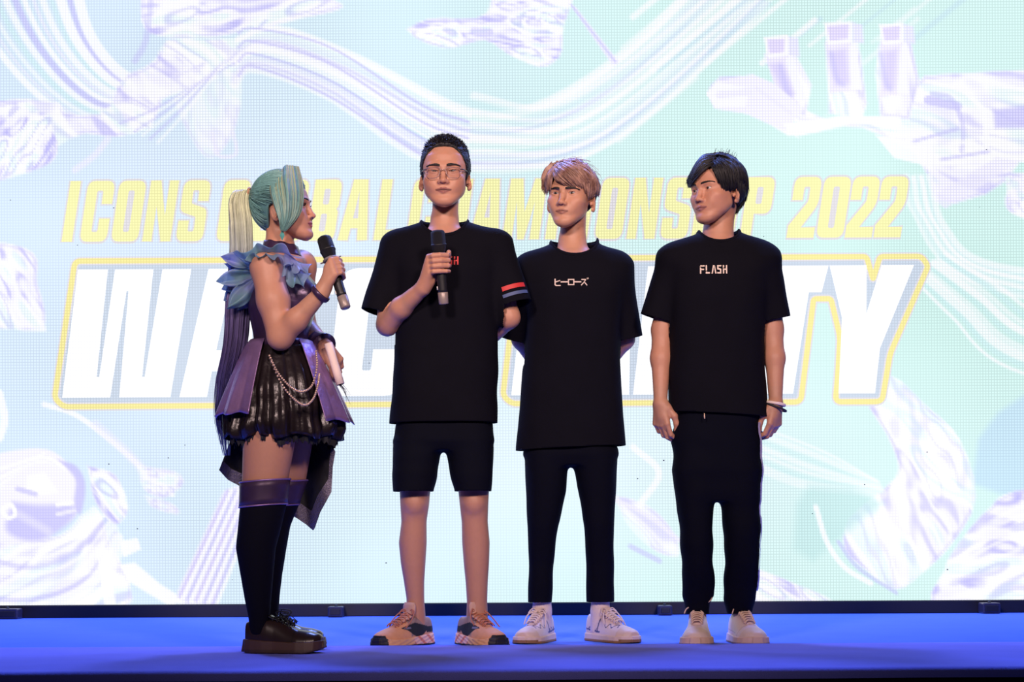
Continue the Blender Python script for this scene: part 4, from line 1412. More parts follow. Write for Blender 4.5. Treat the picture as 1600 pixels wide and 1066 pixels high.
# stencil letters for the chest prints, drawn in a unit box
FLASH = {
 'F': [[(0, 0), (.2, 0), (.2, .42), (.62, .42), (.62, .58), (.2, .58), (.2, .66), (.0, .8)], [(.08, 1), (.7, 1), (.7, .84), (.0, .84), (0, .88)]],
 'L': [[(0, .36), (0, 1), (.2, 1), (.2, .36)], [(0, .0), (0, .18), (.62, .18), (.62, 0)], [(0, .2), (.2, .28), (.2, .18), (0, .18)]],
 'A': [[(0, 0), (.24, 1), (.44, 1), (.26, .28), (.2, 0)], [(.46, .9), (.5, 1), (.52, 1), (.76, 0), (.56, 0), (.46, .45)]],
 'S': [[(.66, 1), (.0, 1), (0, .5), (.42, .42), (.42, .18), (.62, .18), (.62, .56), (.2, .66), (.2, .84), (.6, .84)], [(0, 0), (0, .2), (.1, .16), (.62, .16), (.62, .0)]],
 'H': [[(0, 0), (0, .6), (.2, .6), (.2, 0)], [(0, .66), (0, 1), (.2, 1), (.2, .74)], [(.46, 0), (.46, .42), (.24, .42), (.24, .58), (.46, .58), (.46, 1), (.66, 1), (.66, 0)]],
}
def chest_print(parent, V, text, px0, py0, px1, py1, m, Y, slant=0.0, name='print', glyphs=None):
    """lettering between (px0, py0) top left and (px1, py1) bottom right"""
    glyphs = glyphs or FLASH
    n = len(text)
    for i, ch in enumerate(text):
        pv, pf = [], []
        for c in glyphs[ch]:
            # subdivide edges so that the print follows the cloth
            vs, tr = tess([c])
            w = .86
            xy = []
            for x, y in vs:
                px = px0 + (px1 - px0)*(i + x*w/.74)/n; py = py1 + (py0 - py1)*y
                q = P(px, py, Y - .12)
                xy.append((q[0], q[2]))
            k = len(pv)
            pv += lay_on(xy, tr, V)
            pf += [tuple(a + k for a in t) for t in tr]
        link_mesh(name, pv, pf, m, parent, False)

# =================================================================== man in glasses
def man_glasses():
    Y = 0.09
    root = empty('person', (P(695, 1010)[0], Y, 0))
    tag(root, 'tall man in glasses, black t-shirt and dark shorts speaking into a microphone', 'person', 'people on the stage')
    M = head_matrix(695.5, 274, Y - .01, -2, 1, 0, (1.03, 1.0, 1.0))
    F = Field()
    head_field(F, M, .0026, .98, mouth_open=.0022, mw=1.18)
    F.cone(to_world(M, [0, .03, -.05]), P(695, 352, Y + .03), .047, .046, .016)
    F.cone(P(694, 346, Y + .03), P(694, 376, Y + .02), .046, .066, .02)
    F.cone(P(655, 382, Y + .02), P(735, 380, Y + .02), .046, .046, .03)
    F.loft(rows_px([(372, 630, 760, .02, .07), (420, 628, 766, .01, .095), (520, 636, 760, .01, .09), (600, 640, 756, .01, .085), (690, 632, 758, .01, .09)], Y), .03)
    # right arm (seen left) raised with the microphone
    sh, el, wr = P(622, 395, Y + .02), P(605, 508, Y - .03), P(661, 450, Y - .175)
    F.chain([P(650, 388, Y + .02), sh, P(610, 450, Y - .0), el], [.044, .046, .043, .037], .02)
    F.chain([el, P(627, 481, Y - .10), wr], [.037, .0365, .0255], .018)
    mc = P(690.5, 413, Y - .215)
    mic_top, mic_bot = P(683.5, 359, Y - .235), P(693.5, 476, Y - .20)
    grip_hand(F, mc, mic_top - mic_bot, (-.86, .5, -.1), .0175, wr, hand=1, sc=.98, top=.030, spread=.0185)
    F.cone(wr, wr + (mc - wr)*.3, .0255, .022, .012)
    # left arm goes behind the back
    s2, e2, w2 = P(770, 393, Y + .02), P(795, 496, Y + .008), P(735, 556, Y + .165)
    F.chain([P(740, 386, Y + .02), s2, e2, w2], [.044, .046, .038, .028], .02)
    relaxed_hand(F, w2, (-1, .05, -.25), (0, 1, 0), (0, 0, 1), .95)
    # legs
    for rows in ([(690, 618, 690), (768, 624, 672), (790, 625, 670), (815, 626.5, 666), (848, 622, 666), (880, 625, 664), (910, 630, 662), (937, 634, 662), (965, 634, 664), (990, 633, 666)],
                 [(690, 700, 770), (768, 716, 764), (788, 718, 763), (815, 721, 762), (848, 721.5, 765), (880, 724, 764), (910, 727, 762), (942, 729, 761), (965, 728, 762), (990, 727, 764)]):
        F.loft(rows_px([(r[0], r[1], r[2], float(np.interp(r[0], [690, 790, 848, 930], [.02, .018, .040, .046])), (r[2]-r[1])/443*.54) for r in rows], Y), .02, 2.0)
        F.ell(P((rows[2][1]+rows[2][2])/2, 786, Y - .022), (.030, .026, .036), .02)
    hb = head_box(M, P(0, 352)[2])
    ph = box_of([mc, wr], .075)
    full = (np.array([P(570, 0)[0] - .05, Y - .16, .02]), np.array([P(830, 0)[0], Y + .32, P(0, 352)[2] + .008]))
    body_mesh(root, F, [(hb[0], hb[1], .0021), (ph[0], ph[1], .0020), full_minus(full, .0064)], M, SKIN*np.array([1.02, .97, .95]), (.30, .115, .10), mw=1.18, gap=2.0)
    eyes(M, root, (0, -1, -.12))
    brows(M, root, M_BROW, -.002, 1.5, 0.0)
    # hair: short, sides close, top standing up a little
    yl = lambda Z: np.interp(Z, [-.03, -.005, .02, .05, .08, .10, .125], [-.010, -.020, -.032, -.050, -.058, -.066, -.075])
    zb = lambda Yl: np.interp(Yl, [-.03, -.008, .004, .03, .05, .1], [-.026, -.022, .008, .004, -.048, -.058])
    keep = lambda X, Yl, Z: np.maximum((yl(Z) - Yl)*.7, (zb(Yl) - Z)*.8)
    V, Fc = hair_cap(M, (.0105, .010, .021), keep, .0030, (.0016, 70, 3))
    hr = link_mesh('hair', V, Fc, M_HAIRB, root)
    rs = random.Random(11)
    b = MB()
    for i in range(4200):
        u = np.array([rs.gauss(0, 1), rs.gauss(0, 1), rs.gauss(.35, 1)])
        u /= np.linalg.norm(u)
        p = SC + u*(SR + np.array([.0085, .008, .018]))
        if not (p[1] > yl(p[2]) + .001 and p[2] > zb(p[1]) + .003): continue
        top = np.clip((p[2] - .07)/.04, 0, 1)
        L_ = (.006 + .008*top)*rs.uniform(.7, 1.3)
        d = u*(.30 + .25*top) + np.array([.25*rs.gauss(0, 1), .20 + .25*rs.gauss(0, 1) - .5*top, .25*top - .6*(1-top)])
        d /= np.linalg.norm(d)
        b.tube(to_world(M, [p, p + d*L_*.5, p + d*L_ + np.array([0, .001, -.0015])]), [.0016, .0015, .0003], 4, cap=False)
    b.build('hair_strands', M_HAIRB, hr)
    # t-shirt
    torso = [(676, 606, 779, .01, .124), (660, 607, 779, .01, .124), (600, 611, 778, .01, .121), (530, 616, 777, .01, .12), (470, 618, 778, .005, .122), (425, 616, 782, .0, .12), (398, 612, 786, .005, .108), (382, 607, 790, .01, .096),
             (371, 604, 790, .012, .088), (363, 611, 781, .014, .083), (357.5, 622, 769, .016, .078), (353, 637, 753, .018, .074), (349.5, 650, 740, .018, .070), (346.5, 658.5, 731, .018, .067), (336, 661, 729, .018, .066)]
    e1 = P(590, 489, Y - .005); e2s = P(803, 478, Y - .012)
    sl_ = [(P(620, 389, Y + .015), e1, .062, .060, lambda c: c.x < P(612, 0)[0] and c.z < P(0, 430)[2]),
           (P(774, 386, Y + .015), e2s, .062, .066, lambda c: c.x > P(786, 0)[0] and c.z < P(0, 440)[2])]
    tz = P(690, 661, Y)[2]
    ts, tv = tee(root, Y, torso, sl_, (P(657, 344, Y), P(732, 343, Y), P(695, 366, Y - .085)), ((0, 0, tz), (0, 0, -1)), 3, M_TEE)
    red = mat('red_print', rgb(196, 44, 44), .6); blu = mat('blue_grey_print', rgb(70, 84, 128), .6)
    chest_print(ts, tv, 'FLASH', 671, 400, 718.5, 413.5, red, Y)
    # printed bands round the left sleeve
    a, e = np.array(P(774, 386, Y + .015)), np.array(e2s)
    d = (e - a)/np.linalg.norm(e - a)
    sel = tv[tv[:, 0] > P(776, 0)[0]]
    def band(s0, s1, x0, x1, m_, nm):
        b = MB()
        pts = []
        ax0 = np.cross(d, [0, 1, 0]); ax0 /= np.linalg.norm(ax0)
        if ax0[0] < 0: ax0 = -ax0
        ay = np.array([0, -1.0, 0]); ay -= d*ay.dot(d); ay /= np.linalg.norm(ay)
        ln = np.linalg.norm(e - a)
        rel = sel - a; sl2 = rel @ d
        def f(u, v):
            th = R(x0 + (x1 - x0)*u); s = ln + s0 + (s1 - s0)*v
            di = ay*math.cos(th) + ax0*math.sin(th)
            c = a + d*s
            q = sel - c
            m1 = np.abs(q @ d) < .012
            q = q[m1]; rr = np.linalg.norm(q - np.outer(q @ d, d), axis=1)
            cs = (q @ di)/np.maximum(rr, 1e-6)
            k = cs > .93
            r = rr[k].mean() if k.any() else .062
            return c + di*(r + .003)
        b.surf(f, 14, 3)
        b.build(nm, m_, ts)
    band(-.062, -.046, -22, 58, red, 'sleeve_band'); band(-.034, -.022, -26, 62, blu, 'sleeve_band')
    # shorts
    pel = [(640, 622, 766, .01, .10), (664, 620, 768, .01, .105), (690, 616, 771, .01, .108), (705, 640, 750, .01, .09)]
    legs = [[(664, 624, 694, .01, .102), (700, 614, 692, .01, .108), (740, 613.5, 683, .0, .098), (768, 615, 677, .0, .092), (785, 616, 676, .0, .09)],
            [(664, 692, 764, .01, .102), (700, 694, 772, .01, .108), (740, 703, 770, .0, .098), (766, 710, 768, .0, .092), (785, 711, 767, .0, .09)]]
    sh_, _ = trousers(root, 'shorts', Y, pel, legs, M_SHORT, 8, [(P(690, 768, Y)[2], lambda c: True)], .0035)
    # trainers
    def ucol(q, ln):
        t = q[:, 0]/ln; z = q[:, 2]
        C = np.tile(rgb(214, 158, 124), (len(q), 1))
        grey = np.array(rgb(150, 122, 112))
        m = (z > .045 + .01*np.sin(t*9)) & (t < .52)
        C[m] = grey
        org = (t > .55)
        C[org] = rgb(226, 160, 116)
        blk = np.array(rgb(20, 19, 28))
        lo_ = .046 + .016*np.sin(t*11 + .6); hi_ = .082 - .030*np.abs(t - .40)*2.2
        m = (z > lo_) & (z < hi_) & (t > .10) & (t < .66)
        C[m] = blk
        m = (z < .066) & (z > .046) & (t < .20)
        C[m] = blk
        m = (t > .945) & (z < .042)
        C[m] = blk
        m = (z > .060) & (z < .067) & (t > .50) & (t < .62)
        C[m] = rgb(120, 116, 140)
        return C
    def scol(q, ln):
        t = q[:, 0]/ln; z = q[:, 2]
        C = np.tile(rgb(230, 172, 128), (len(q), 1))
        st = np.sin((t*2.2 - z*9)*14)
        m = (t < .5)
        C[m] = np.where((st[m] > .55)[:, None], rgb(214, 120, 92), rgb(236, 184, 160))
        C[z < .006] = rgb(26, 20, 26)
        C[(t > .945)] = rgb(26, 22, 30)
        return C
    m_u = mat('trainer_upper', (0, 0, 0), .7, attr=True, noise=(60, .12), bump=(400, .3)); m_s = mat('trainer_sole', (0, 0, 0), .6, attr=True, noise=(40, .06))
    m_t = mat('trainer_tongue', rgb(206, 164, 146), .8, bump=(400, .3)); m_l = mat('trainer_lace', rgb(190, 118, 92), .8)
    def bow(ln, z, x):
        return [([(x, 0, z+.012), (x+.004, .028, z+.020), (x+.035, .046, z-.008), (x+.075, .050, z-.038)], .0024), ([(x, 0, z+.012), (x+.006, -.026, z+.018), (x+.03, -.042, z-.006), (x+.055, -.044, z-.03)], .0024),
                ([(x, 0, z+.012), (x+.004, .02, z+.026), (x+.016, .03, z+.008), (x+.004, 0, z+.013)], .0022), ([(x, 0, z+.012), (x+.004, -.02, z+.026), (x+.016, -.03, z+.008), (x+.004, 0, z+.013)], .0022)]
    st = dict(name='shoe', sole_x=[0, .1, .3, .6, .85, 1], sole_z=[.040, .040, .036, .028, .026, .034], toe_lift=.008, flare=.006, groove=.0012, gf=500, gt=40,
              top_x=[0, .08, .2, .3, .42, .55, .7, .85, .95, 1], top_z=[.094, .102, .105, .110, .102, .088, .072, .060, .050, .038], top_w=[.86, .86, .86, .80, .62, .52, .54, .62, .7, .7],
              sole_mat=m_s, upper_mat=m_u, sole_col=scol, upper_col=ucol, tongue=(.40, .68, .030, .050), tongue_mat=m_t, laces=5, lace_w=.026, lace_mat=m_l, bow=bow, open=(.20, .125, .044, .031, .036))
    for side, (hx, hy), (tx, ty) in ((-1, (668, .10), (594, -.125)), (1, (721, .10), (781, -.12))):
        shoe(root, (P(hx, 1010, Y)[0], Y + hy, .0), (P(tx, 1010, Y)[0], Y + ty, .0), .108, dict(st, side=side))
    # glasses
    g = bpy.data.objects.new('glasses', None); COL.objects.link(g); g.parent = root; ORI[g.name] = ORI[root.name]
    g['label'] = 'thin metal glasses'
    m_f = mat('glasses_metal', rgb(150, 128, 128), .3, metal=.6); m_d = mat('glasses_dark', rgb(42, 34, 44), .35, metal=.3)
    m_gl = bpy.data.materials.new('glasses_lens'); m_gl.use_nodes = True
    nt = m_gl.node_tree; nt.nodes.remove(nt.nodes['Principled BSDF'])
    tr = nt.nodes.new('ShaderNodeBsdfTransparent'); gg = nt.nodes.new('ShaderNodeBsdfGlossy'); gg.inputs['Roughness'].default_value = .05; mx = nt.nodes.new('ShaderNodeMixShader'); mx.inputs[0].default_value = .05
    tr.inputs[0].default_value = (.93, .93, .96, 1)
    nt.links.new(tr.outputs[0], mx.inputs[1]); nt.links.new(gg.outputs[0], mx.inputs[2]); nt.links.new(mx.outputs[0], nt.nodes['Material Output'].inputs['Surface'])
    for s in (-1, 1):
        ring = [(s*(.0055 + x), 0, z) for x, z in rpoly([(.003, .0125, .006), (.055, .0135, .008), (.053, -.024, .018), (.009, -.024, .018)], 7)]
        p3 = to_world(M, [(x, -.108 + 9*(abs(x) - .012)**2, z - .004) for x, y, z in ring])
        b = MB(); b.tube(p3, .00095, 6, closed=True); b.build('rim', m_f, g)
        b = MB(); b.add(p3, [tuple(range(len(p3)))]); b.build('lens', m_gl, g, False)
        tp = smooth_line([(s*.058, -.088, .004), (s*.068, -.078, .006), (s*.0755, -.045, .007), (s*.080, .0, .010), (s*.080, .018, .002), (s*.079, .026, -.014)], 16)
        b = MB(); b.tube(to_world(M, tp), .0021, 6); b.build('temple', m_d, g)
        b = MB(); b.sphere(to_world(M, [s*.0105, -.101, -.012]), (.002, .004, .005), 8, 6); b.build('nose_pad', m_f, g)
    b = MB(); b.tube(to_world(M, smooth_line([(-.010, -.1075, -.001), (0, -.1085, .0015), (.010, -.1075, -.001)], 8)), .0013, 6); b.build('bridge', m_f, g)
    microphone(mic_top, mic_bot, 'black microphone held upright by the man in glasses', 1.0, (1, -.2, 0))

def full_minus(box, h):
    return (box[0], box[1], h)

# =================================================================== blond man
def man_blond():
    Y = 0.225
    root = empty('person', (P(888, 1010)[0], Y, 0))
    tag(root, 'man with ash blond hair, black t-shirt and cropped dark trousers, hands behind back', 'person', 'people on the stage')
    M = head_matrix(893, 308, Y - .01, -22, 0, 3, (1.0, 1.0, .98))
    F = Field()
    head_field(F, M, .0042, .87, ear=1.10, mw=1.05, lip=.7)
    F.cone(to_world(M, [0, .03, -.05]), P(894, 385, Y + .03), .046, .047, .016)
    F.cone(P(894, 378, Y + .03), P(896, 407, Y + .02), .047, .066, .02)
    F.cone(P(856, 414, Y + .02), P(940, 412, Y + .02), .044, .044, .03)
    F.loft(rows_px([(402, 836, 958, .02, .07), (450, 836, 958, .01, .09), (540, 842, 950, .01, .085), (620, 842, 948, .01, .085), (720, 834, 956, .01, .09)], Y), .03)
    for s, sx, ex, wx in ((-1, 828, 815, 858), (1, 963, 976, 925)):
        F.chain([P(893 + s*46, 416, Y + .02), P(sx + (2 if s < 0 else -4), 428, Y + .02), P(ex, 530, Y + .085), P(wx, 598, Y + .185)], [.042, .043, .035, .026], .02)
        relaxed_hand(F, P(wx, 598, Y + .185), (-s*1, .0, -.4), (0, 1, 0), (0, 0, 1), .95)
    for kx, ax in ((848, 847), (934, 938)):
        F.chain([P(893 + (kx-893)*.75, 720, Y + .02), P(kx, 825, Y + .02), P(ax, 935, Y + .062), P(ax, 985, Y + .062)], [.066, .042, .030, .034], .02)
    hb = head_box(M, P(0, 383)[2])
    full = (np.array([P(785, 0)[0], Y - .16, .02]), np.array([P(1005, 0)[0], Y + .32, P(0, 383)[2] + .008]))
    body_mesh(root, F, [(hb[0], hb[1], .0021), full_minus(full, .0075)], M, SKIN*np.array([1.04, 1.02, .98]), (.33, .145, .11), mw=1.05)
    eyes(M, root, (.12, -1, .06))
    brows(M, root, M_BROW, -.006, 1.3, -.002)
    # hair
    yl = lambda Z: np.interp(Z, [-.03, 0, .03, .06, .09, .12], [-.012, -.026, -.042, -.062, -.075, -.085])
    zb = lambda Yl: np.interp(Yl, [-.03, -.008, .004, .03, .05, .1], [-.018, -.016, .010, .006, -.045, -.055])
    keep = lambda X, Yl, Z: np.maximum((yl(Z) - Yl)*.7, (zb(Yl) - Z)*.8)
    V, Fc = hair_cap(M, (.011, .008, .012), keep, .0034, (.001, 40, 3))
    hr = link_mesh('hair', V, Fc, M_HAIRROOT, root)
    rs = random.Random(21)
    b = MB()
    C_ = Y - .01
    back = [(868, 256), (885, 251), (905, 250), (922, 262), (932, 276)]
    hair_group(b, M, C_, [(876, 252), (895, 250), (915, 256), (930, 274)], [(880, 251), (902, 250), (922, 266), (936, 288)], [(892, 251), (918, 262), (934, 286), (936, 306)], 160, rs, (.016, .020, .016))
    hair_group(b, M, C_, [(862, 262), (870, 256), (882, 252), (896, 250), (908, 252)], [(868, 280), (886, 276), (904, 272), (922, 276), (932, 284)], [(882, 290), (898, 292), (914, 294), (919, 310), (934, 307)], 420, rs, (.014, .026, .014))
    hair_group(b, M, C_, [(864, 262), (874, 255), (886, 251)], [(876, 276), (896, 266), (918, 268)], [(890, 287), (912, 288), (935, 300)], 160, rs, (.018, .032, .018), 2.2)
    hair_group(b, M, C_, [(882, 252), (872, 254), (863, 257)], [(867, 265), (860, 266), (852, 266)], [(860, 294), (853, 304), (845.5, 282)], 300, rs, (.014, .022, .016), 1.6)
    hair_group(b, M, C_, [(876, 254), (864, 258)], [(860, 270), (852, 271)], [(854, 307), (846, 295)], 120, rs, (.016, .024, .018), 1.8)
    hair_group(b, M, C_, [(918, 272), (928, 276), (934, 282)], [(921, 290), (930, 292), (937, 292)], [(918, 313), (926, 309), (935, 308)], 130, rs, (.014, .020, .010), 1.6)
    for i in range(30):      # stray wisps
        u = np.array([rs.gauss(0, .6), rs.gauss(-.1, .6), 1])
        pts = lock(u, lambda p, t: (1 - .3*t, -.3, -.1 - t), rs.uniform(.05, .09), .022, .034, 8, .25, rs)
        b.tube(to_world(M, pts), .0005, 4, cap=False)
    b.build('hair_strands', M_HAIRBL, hr)
    # t-shirt: long and loose
    torso = [(716, 808, 979, .01, .122), (698, 808, 978, .01, .122), (650, 811, 973, .01, .118), (600, 814, 971, .01, .118), (550, 818, 970, .01, .118), (500, 820, 972, .005, .118), (458, 816, 976, .0, .116), (432, 811, 984, .005, .108), (412, 807, 988, .01, .098),
             (403, 811, 982, .012, .09), (395, 821, 972, .014, .084), (390, 836, 961, .016, .078), (385.5, 849, 948, .018, .072), (381, 859.5, 936.5, .018, .068), (370, 862, 934, .018, .067)]
    sl_ = [(P(830, 424, Y + .015), P(806, 532, Y + .06), .060, .056, lambda c: c.x < P(816.5, 0)[0] and c.z < P(0, 470)[2]),
           (P(962, 420, Y + .015), P(980, 528, Y + .06), .060, .058, lambda c: c.x > P(974, 0)[0] and c.z < P(0, 470)[2])]
    p0, p1 = P(812, 704, Y), P(974, 696, Y)
    nrm = (p0[2]-p1[2], 0, -(p0[0]-p1[0]))
    nrm = tuple(-abs(1)*np.array([-(p1[2]-p0[2]), 0, (p1[0]-p0[0])])/1.0)
    ts, tv = tee(root, Y, torso, sl_, (P(860, 377, Y), P(934.5, 376, Y), P(893, 397, Y - .085)), (tuple(p0), nrm), 13, M_TEE2)
    KANA = {
     'hi': [[(.12, .9), (.28, .9), (.28, .58), (.82, .74), (.86, .62), (.28, .44), (.28, .2), (.4, .12), (.9, .12), (.9, 0), (.3, 0), (.12, .12)]],
     'bar': [[(.04, .42), (.04, .58), (.94, .58), (.94, .42)]],
     'ro': [[(.1, .08), (.1, .86), (.24, .86), (.24, .08)], [(.24, .72), (.24, .86), (.92, .86), (.92, .72)], [(.78, .08), (.78, .72), (.92, .72), (.92, .08)], [(.24, .08), (.24, .22), (.78, .22), (.78, .08)]],
     'zu': [[(.1, .72), (.1, .86), (.68, .86), (.7, .76), (.46, .4), (.1, .02), (.02, .14), (.36, .46), (.54, .72)], [(.46, .4), (.54, .48), (.86, .14), (.78, .02)], [(.76, .98), (.82, 1.02), (.90, .84), (.83, .80)], [(.90, 1.02), (.96, 1.06), (1.04, .88), (.97, .84)]],
    }
    m_w = mat('pale_print', rgb(206, 186, 176), .6)
    chest_print(ts, tv, ['hi', 'bar', 'ro', 'bar', 'zu'], 865, 433.5, 918, 446.5, m_w, Y, name='print', glyphs=KANA)
    pel = [(670, 826, 960, .01, .098), (690, 823, 963, .01, .10), (712, 819, 966, .01, .105), (728, 850, 940, .01, .09)]
    legs = [[(704, 822, 893, .01, .10), (722, 820, 889, .01, .10), (768, 822, 884, .01, .085), (823, 825, 872, .01, .068), (880, 826, 866, .04, .056), (940, 825, 862, .056, .052), (955, 825, 862, .056, .052)],
            [(704, 891, 963, .01, .10), (722, 895, 965, .01, .10), (768, 904, 962, .01, .085), (823, 913, 959, .01, .068), (880, 917, 960, .04, .056), (942, 917, 961, .056, .052), (957, 917, 961, .056, .052)]]
    tz = P(893, 941.5, Y)[2]
    trousers(root, 'trousers', Y, pel, legs, M_TROUS, 18, [(tz, lambda c: True)], .0028)
    # socks
    m_sock = mat('white_sock', rgb(226, 206, 204), .9, bump=(300, .5))
    for ax in (847, 938):
        b = MB()
        F2 = Field(); F2.chain([P(ax, 928, Y + .062), P(ax, 955, Y + .062), P(ax, 985, Y + .062)], [.0335, .0345, .0375], .01)
        lo, hi = box_of([P(ax, 925, Y + .06), P(ax, 990, Y + .06)], .05)
        V, Fc = F2.mesh(lo, hi, .004)
        sk = link_mesh('sock', V, Fc, m_sock, root)
    # white trainers with dark scribbles
    def ucol(q, ln):
        t = q[:, 0]/ln; z = q[:, 2]
        C = np.tile(rgb(226, 202, 196), (len(q), 1))
        C[t > .80] = rgb(222, 194, 176)
        y = q[:, 1]
        wv = np.sin(t*60 + 5*np.sin(z*160))*.006
        m = (np.abs(z - .047 - wv) < .0022) & (t > .1) & (t < .36)
        C[m] = rgb(70, 66, 110)
        m = (np.abs(z - .060 - .006*np.sin(t*55)) < .0022) & (t > .50) & (t < .76) & (np.abs(y) > .008)
        C[m] = rgb(96, 86, 110)
        m = (np.abs(z - .036 - .03*np.clip(.4 - t, 0, 1)) < .003) & (t > .06) & (t < .42)
        C[m] = rgb(60, 64, 120)
        m = (np.abs(t - .34 - .5*z) < .012) & (z > .04) & (z < .085)
        C[m] = rgb(88, 82, 116)
        return C
    def scol(q, ln):
        C = np.tile(rgb(224, 194, 176), (len(q), 1))
        C[(q[:, 2] < .010)] = rgb(150, 104, 66)
        C[(q[:, 0] > ln*.88) & (q[:, 2] < .016)] = rgb(140, 98, 62)
        return C
    m_u = mat('white_leather', (0, 0, 0), .5, attr=True, noise=(30, .05)); m_s = mat('white_rubber', (0, 0, 0), .6, attr=True, noise=(40, .05)); m_t = mat('white_tongue', rgb(222, 198, 192), .7); m_l = mat('white_lace', rgb(228, 206, 200), .8)
    def bow(ln, z, x):
        return [([(x+.01, 0, z+.012), (x+.012, .022, z+.016), (x+.03, .040, z-.01), (x+.055, .046, z-.045)], .0027), ([(x+.01, 0, z+.012), (x+.012, -.020, z+.014), (x+.026, -.036, z-.004), (x+.04, -.042, z-.034)], .0027),
                ([(x+.01, 0, z+.012), (x+.004, .02, z+.024), (x+.014, .034, z+.006), (x+.01, 0, z+.013)], .0025), ([(x+.01, 0, z+.012), (x+.004, -.02, z+.024), (x+.014, -.034, z+.006), (x+.01, 0, z+.013)], .0025)]
    st = dict(name='shoe', sole_x=[0, .2, .5, .8, 1], sole_z=[.030, .030, .027, .025, .028], toe_lift=.004, flare=.003,
              top_x=[0, .08, .2, .3, .42, .55, .7, .85, .95, 1], top_z=[.096, .102, .102, .106, .098, .084, .066, .056, .048, .038], top_w=[.88, .88, .88, .82, .64, .55, .58, .66, .74, .74],
              sole_mat=m_s, upper_mat=m_u, sole_col=scol, upper_col=ucol, tongue=(.40, .64, .026, .026), tongue_mat=m_t, laces=5, lace_w=.024, lace_mat=m_l, bow=bow, open=(.20, .120, .044, .031, .036))
    for side, (hx, hy), (tx, ty) in ((-1, (859, .12), (817, -.115)), (1, (924, .12), (988, -.105))):
        shoe(root, (P(hx, 1010, Y)[0], Y + hy, 0), (P(tx, 1010, Y)[0], Y + ty, 0), .102, dict(st, side=side))

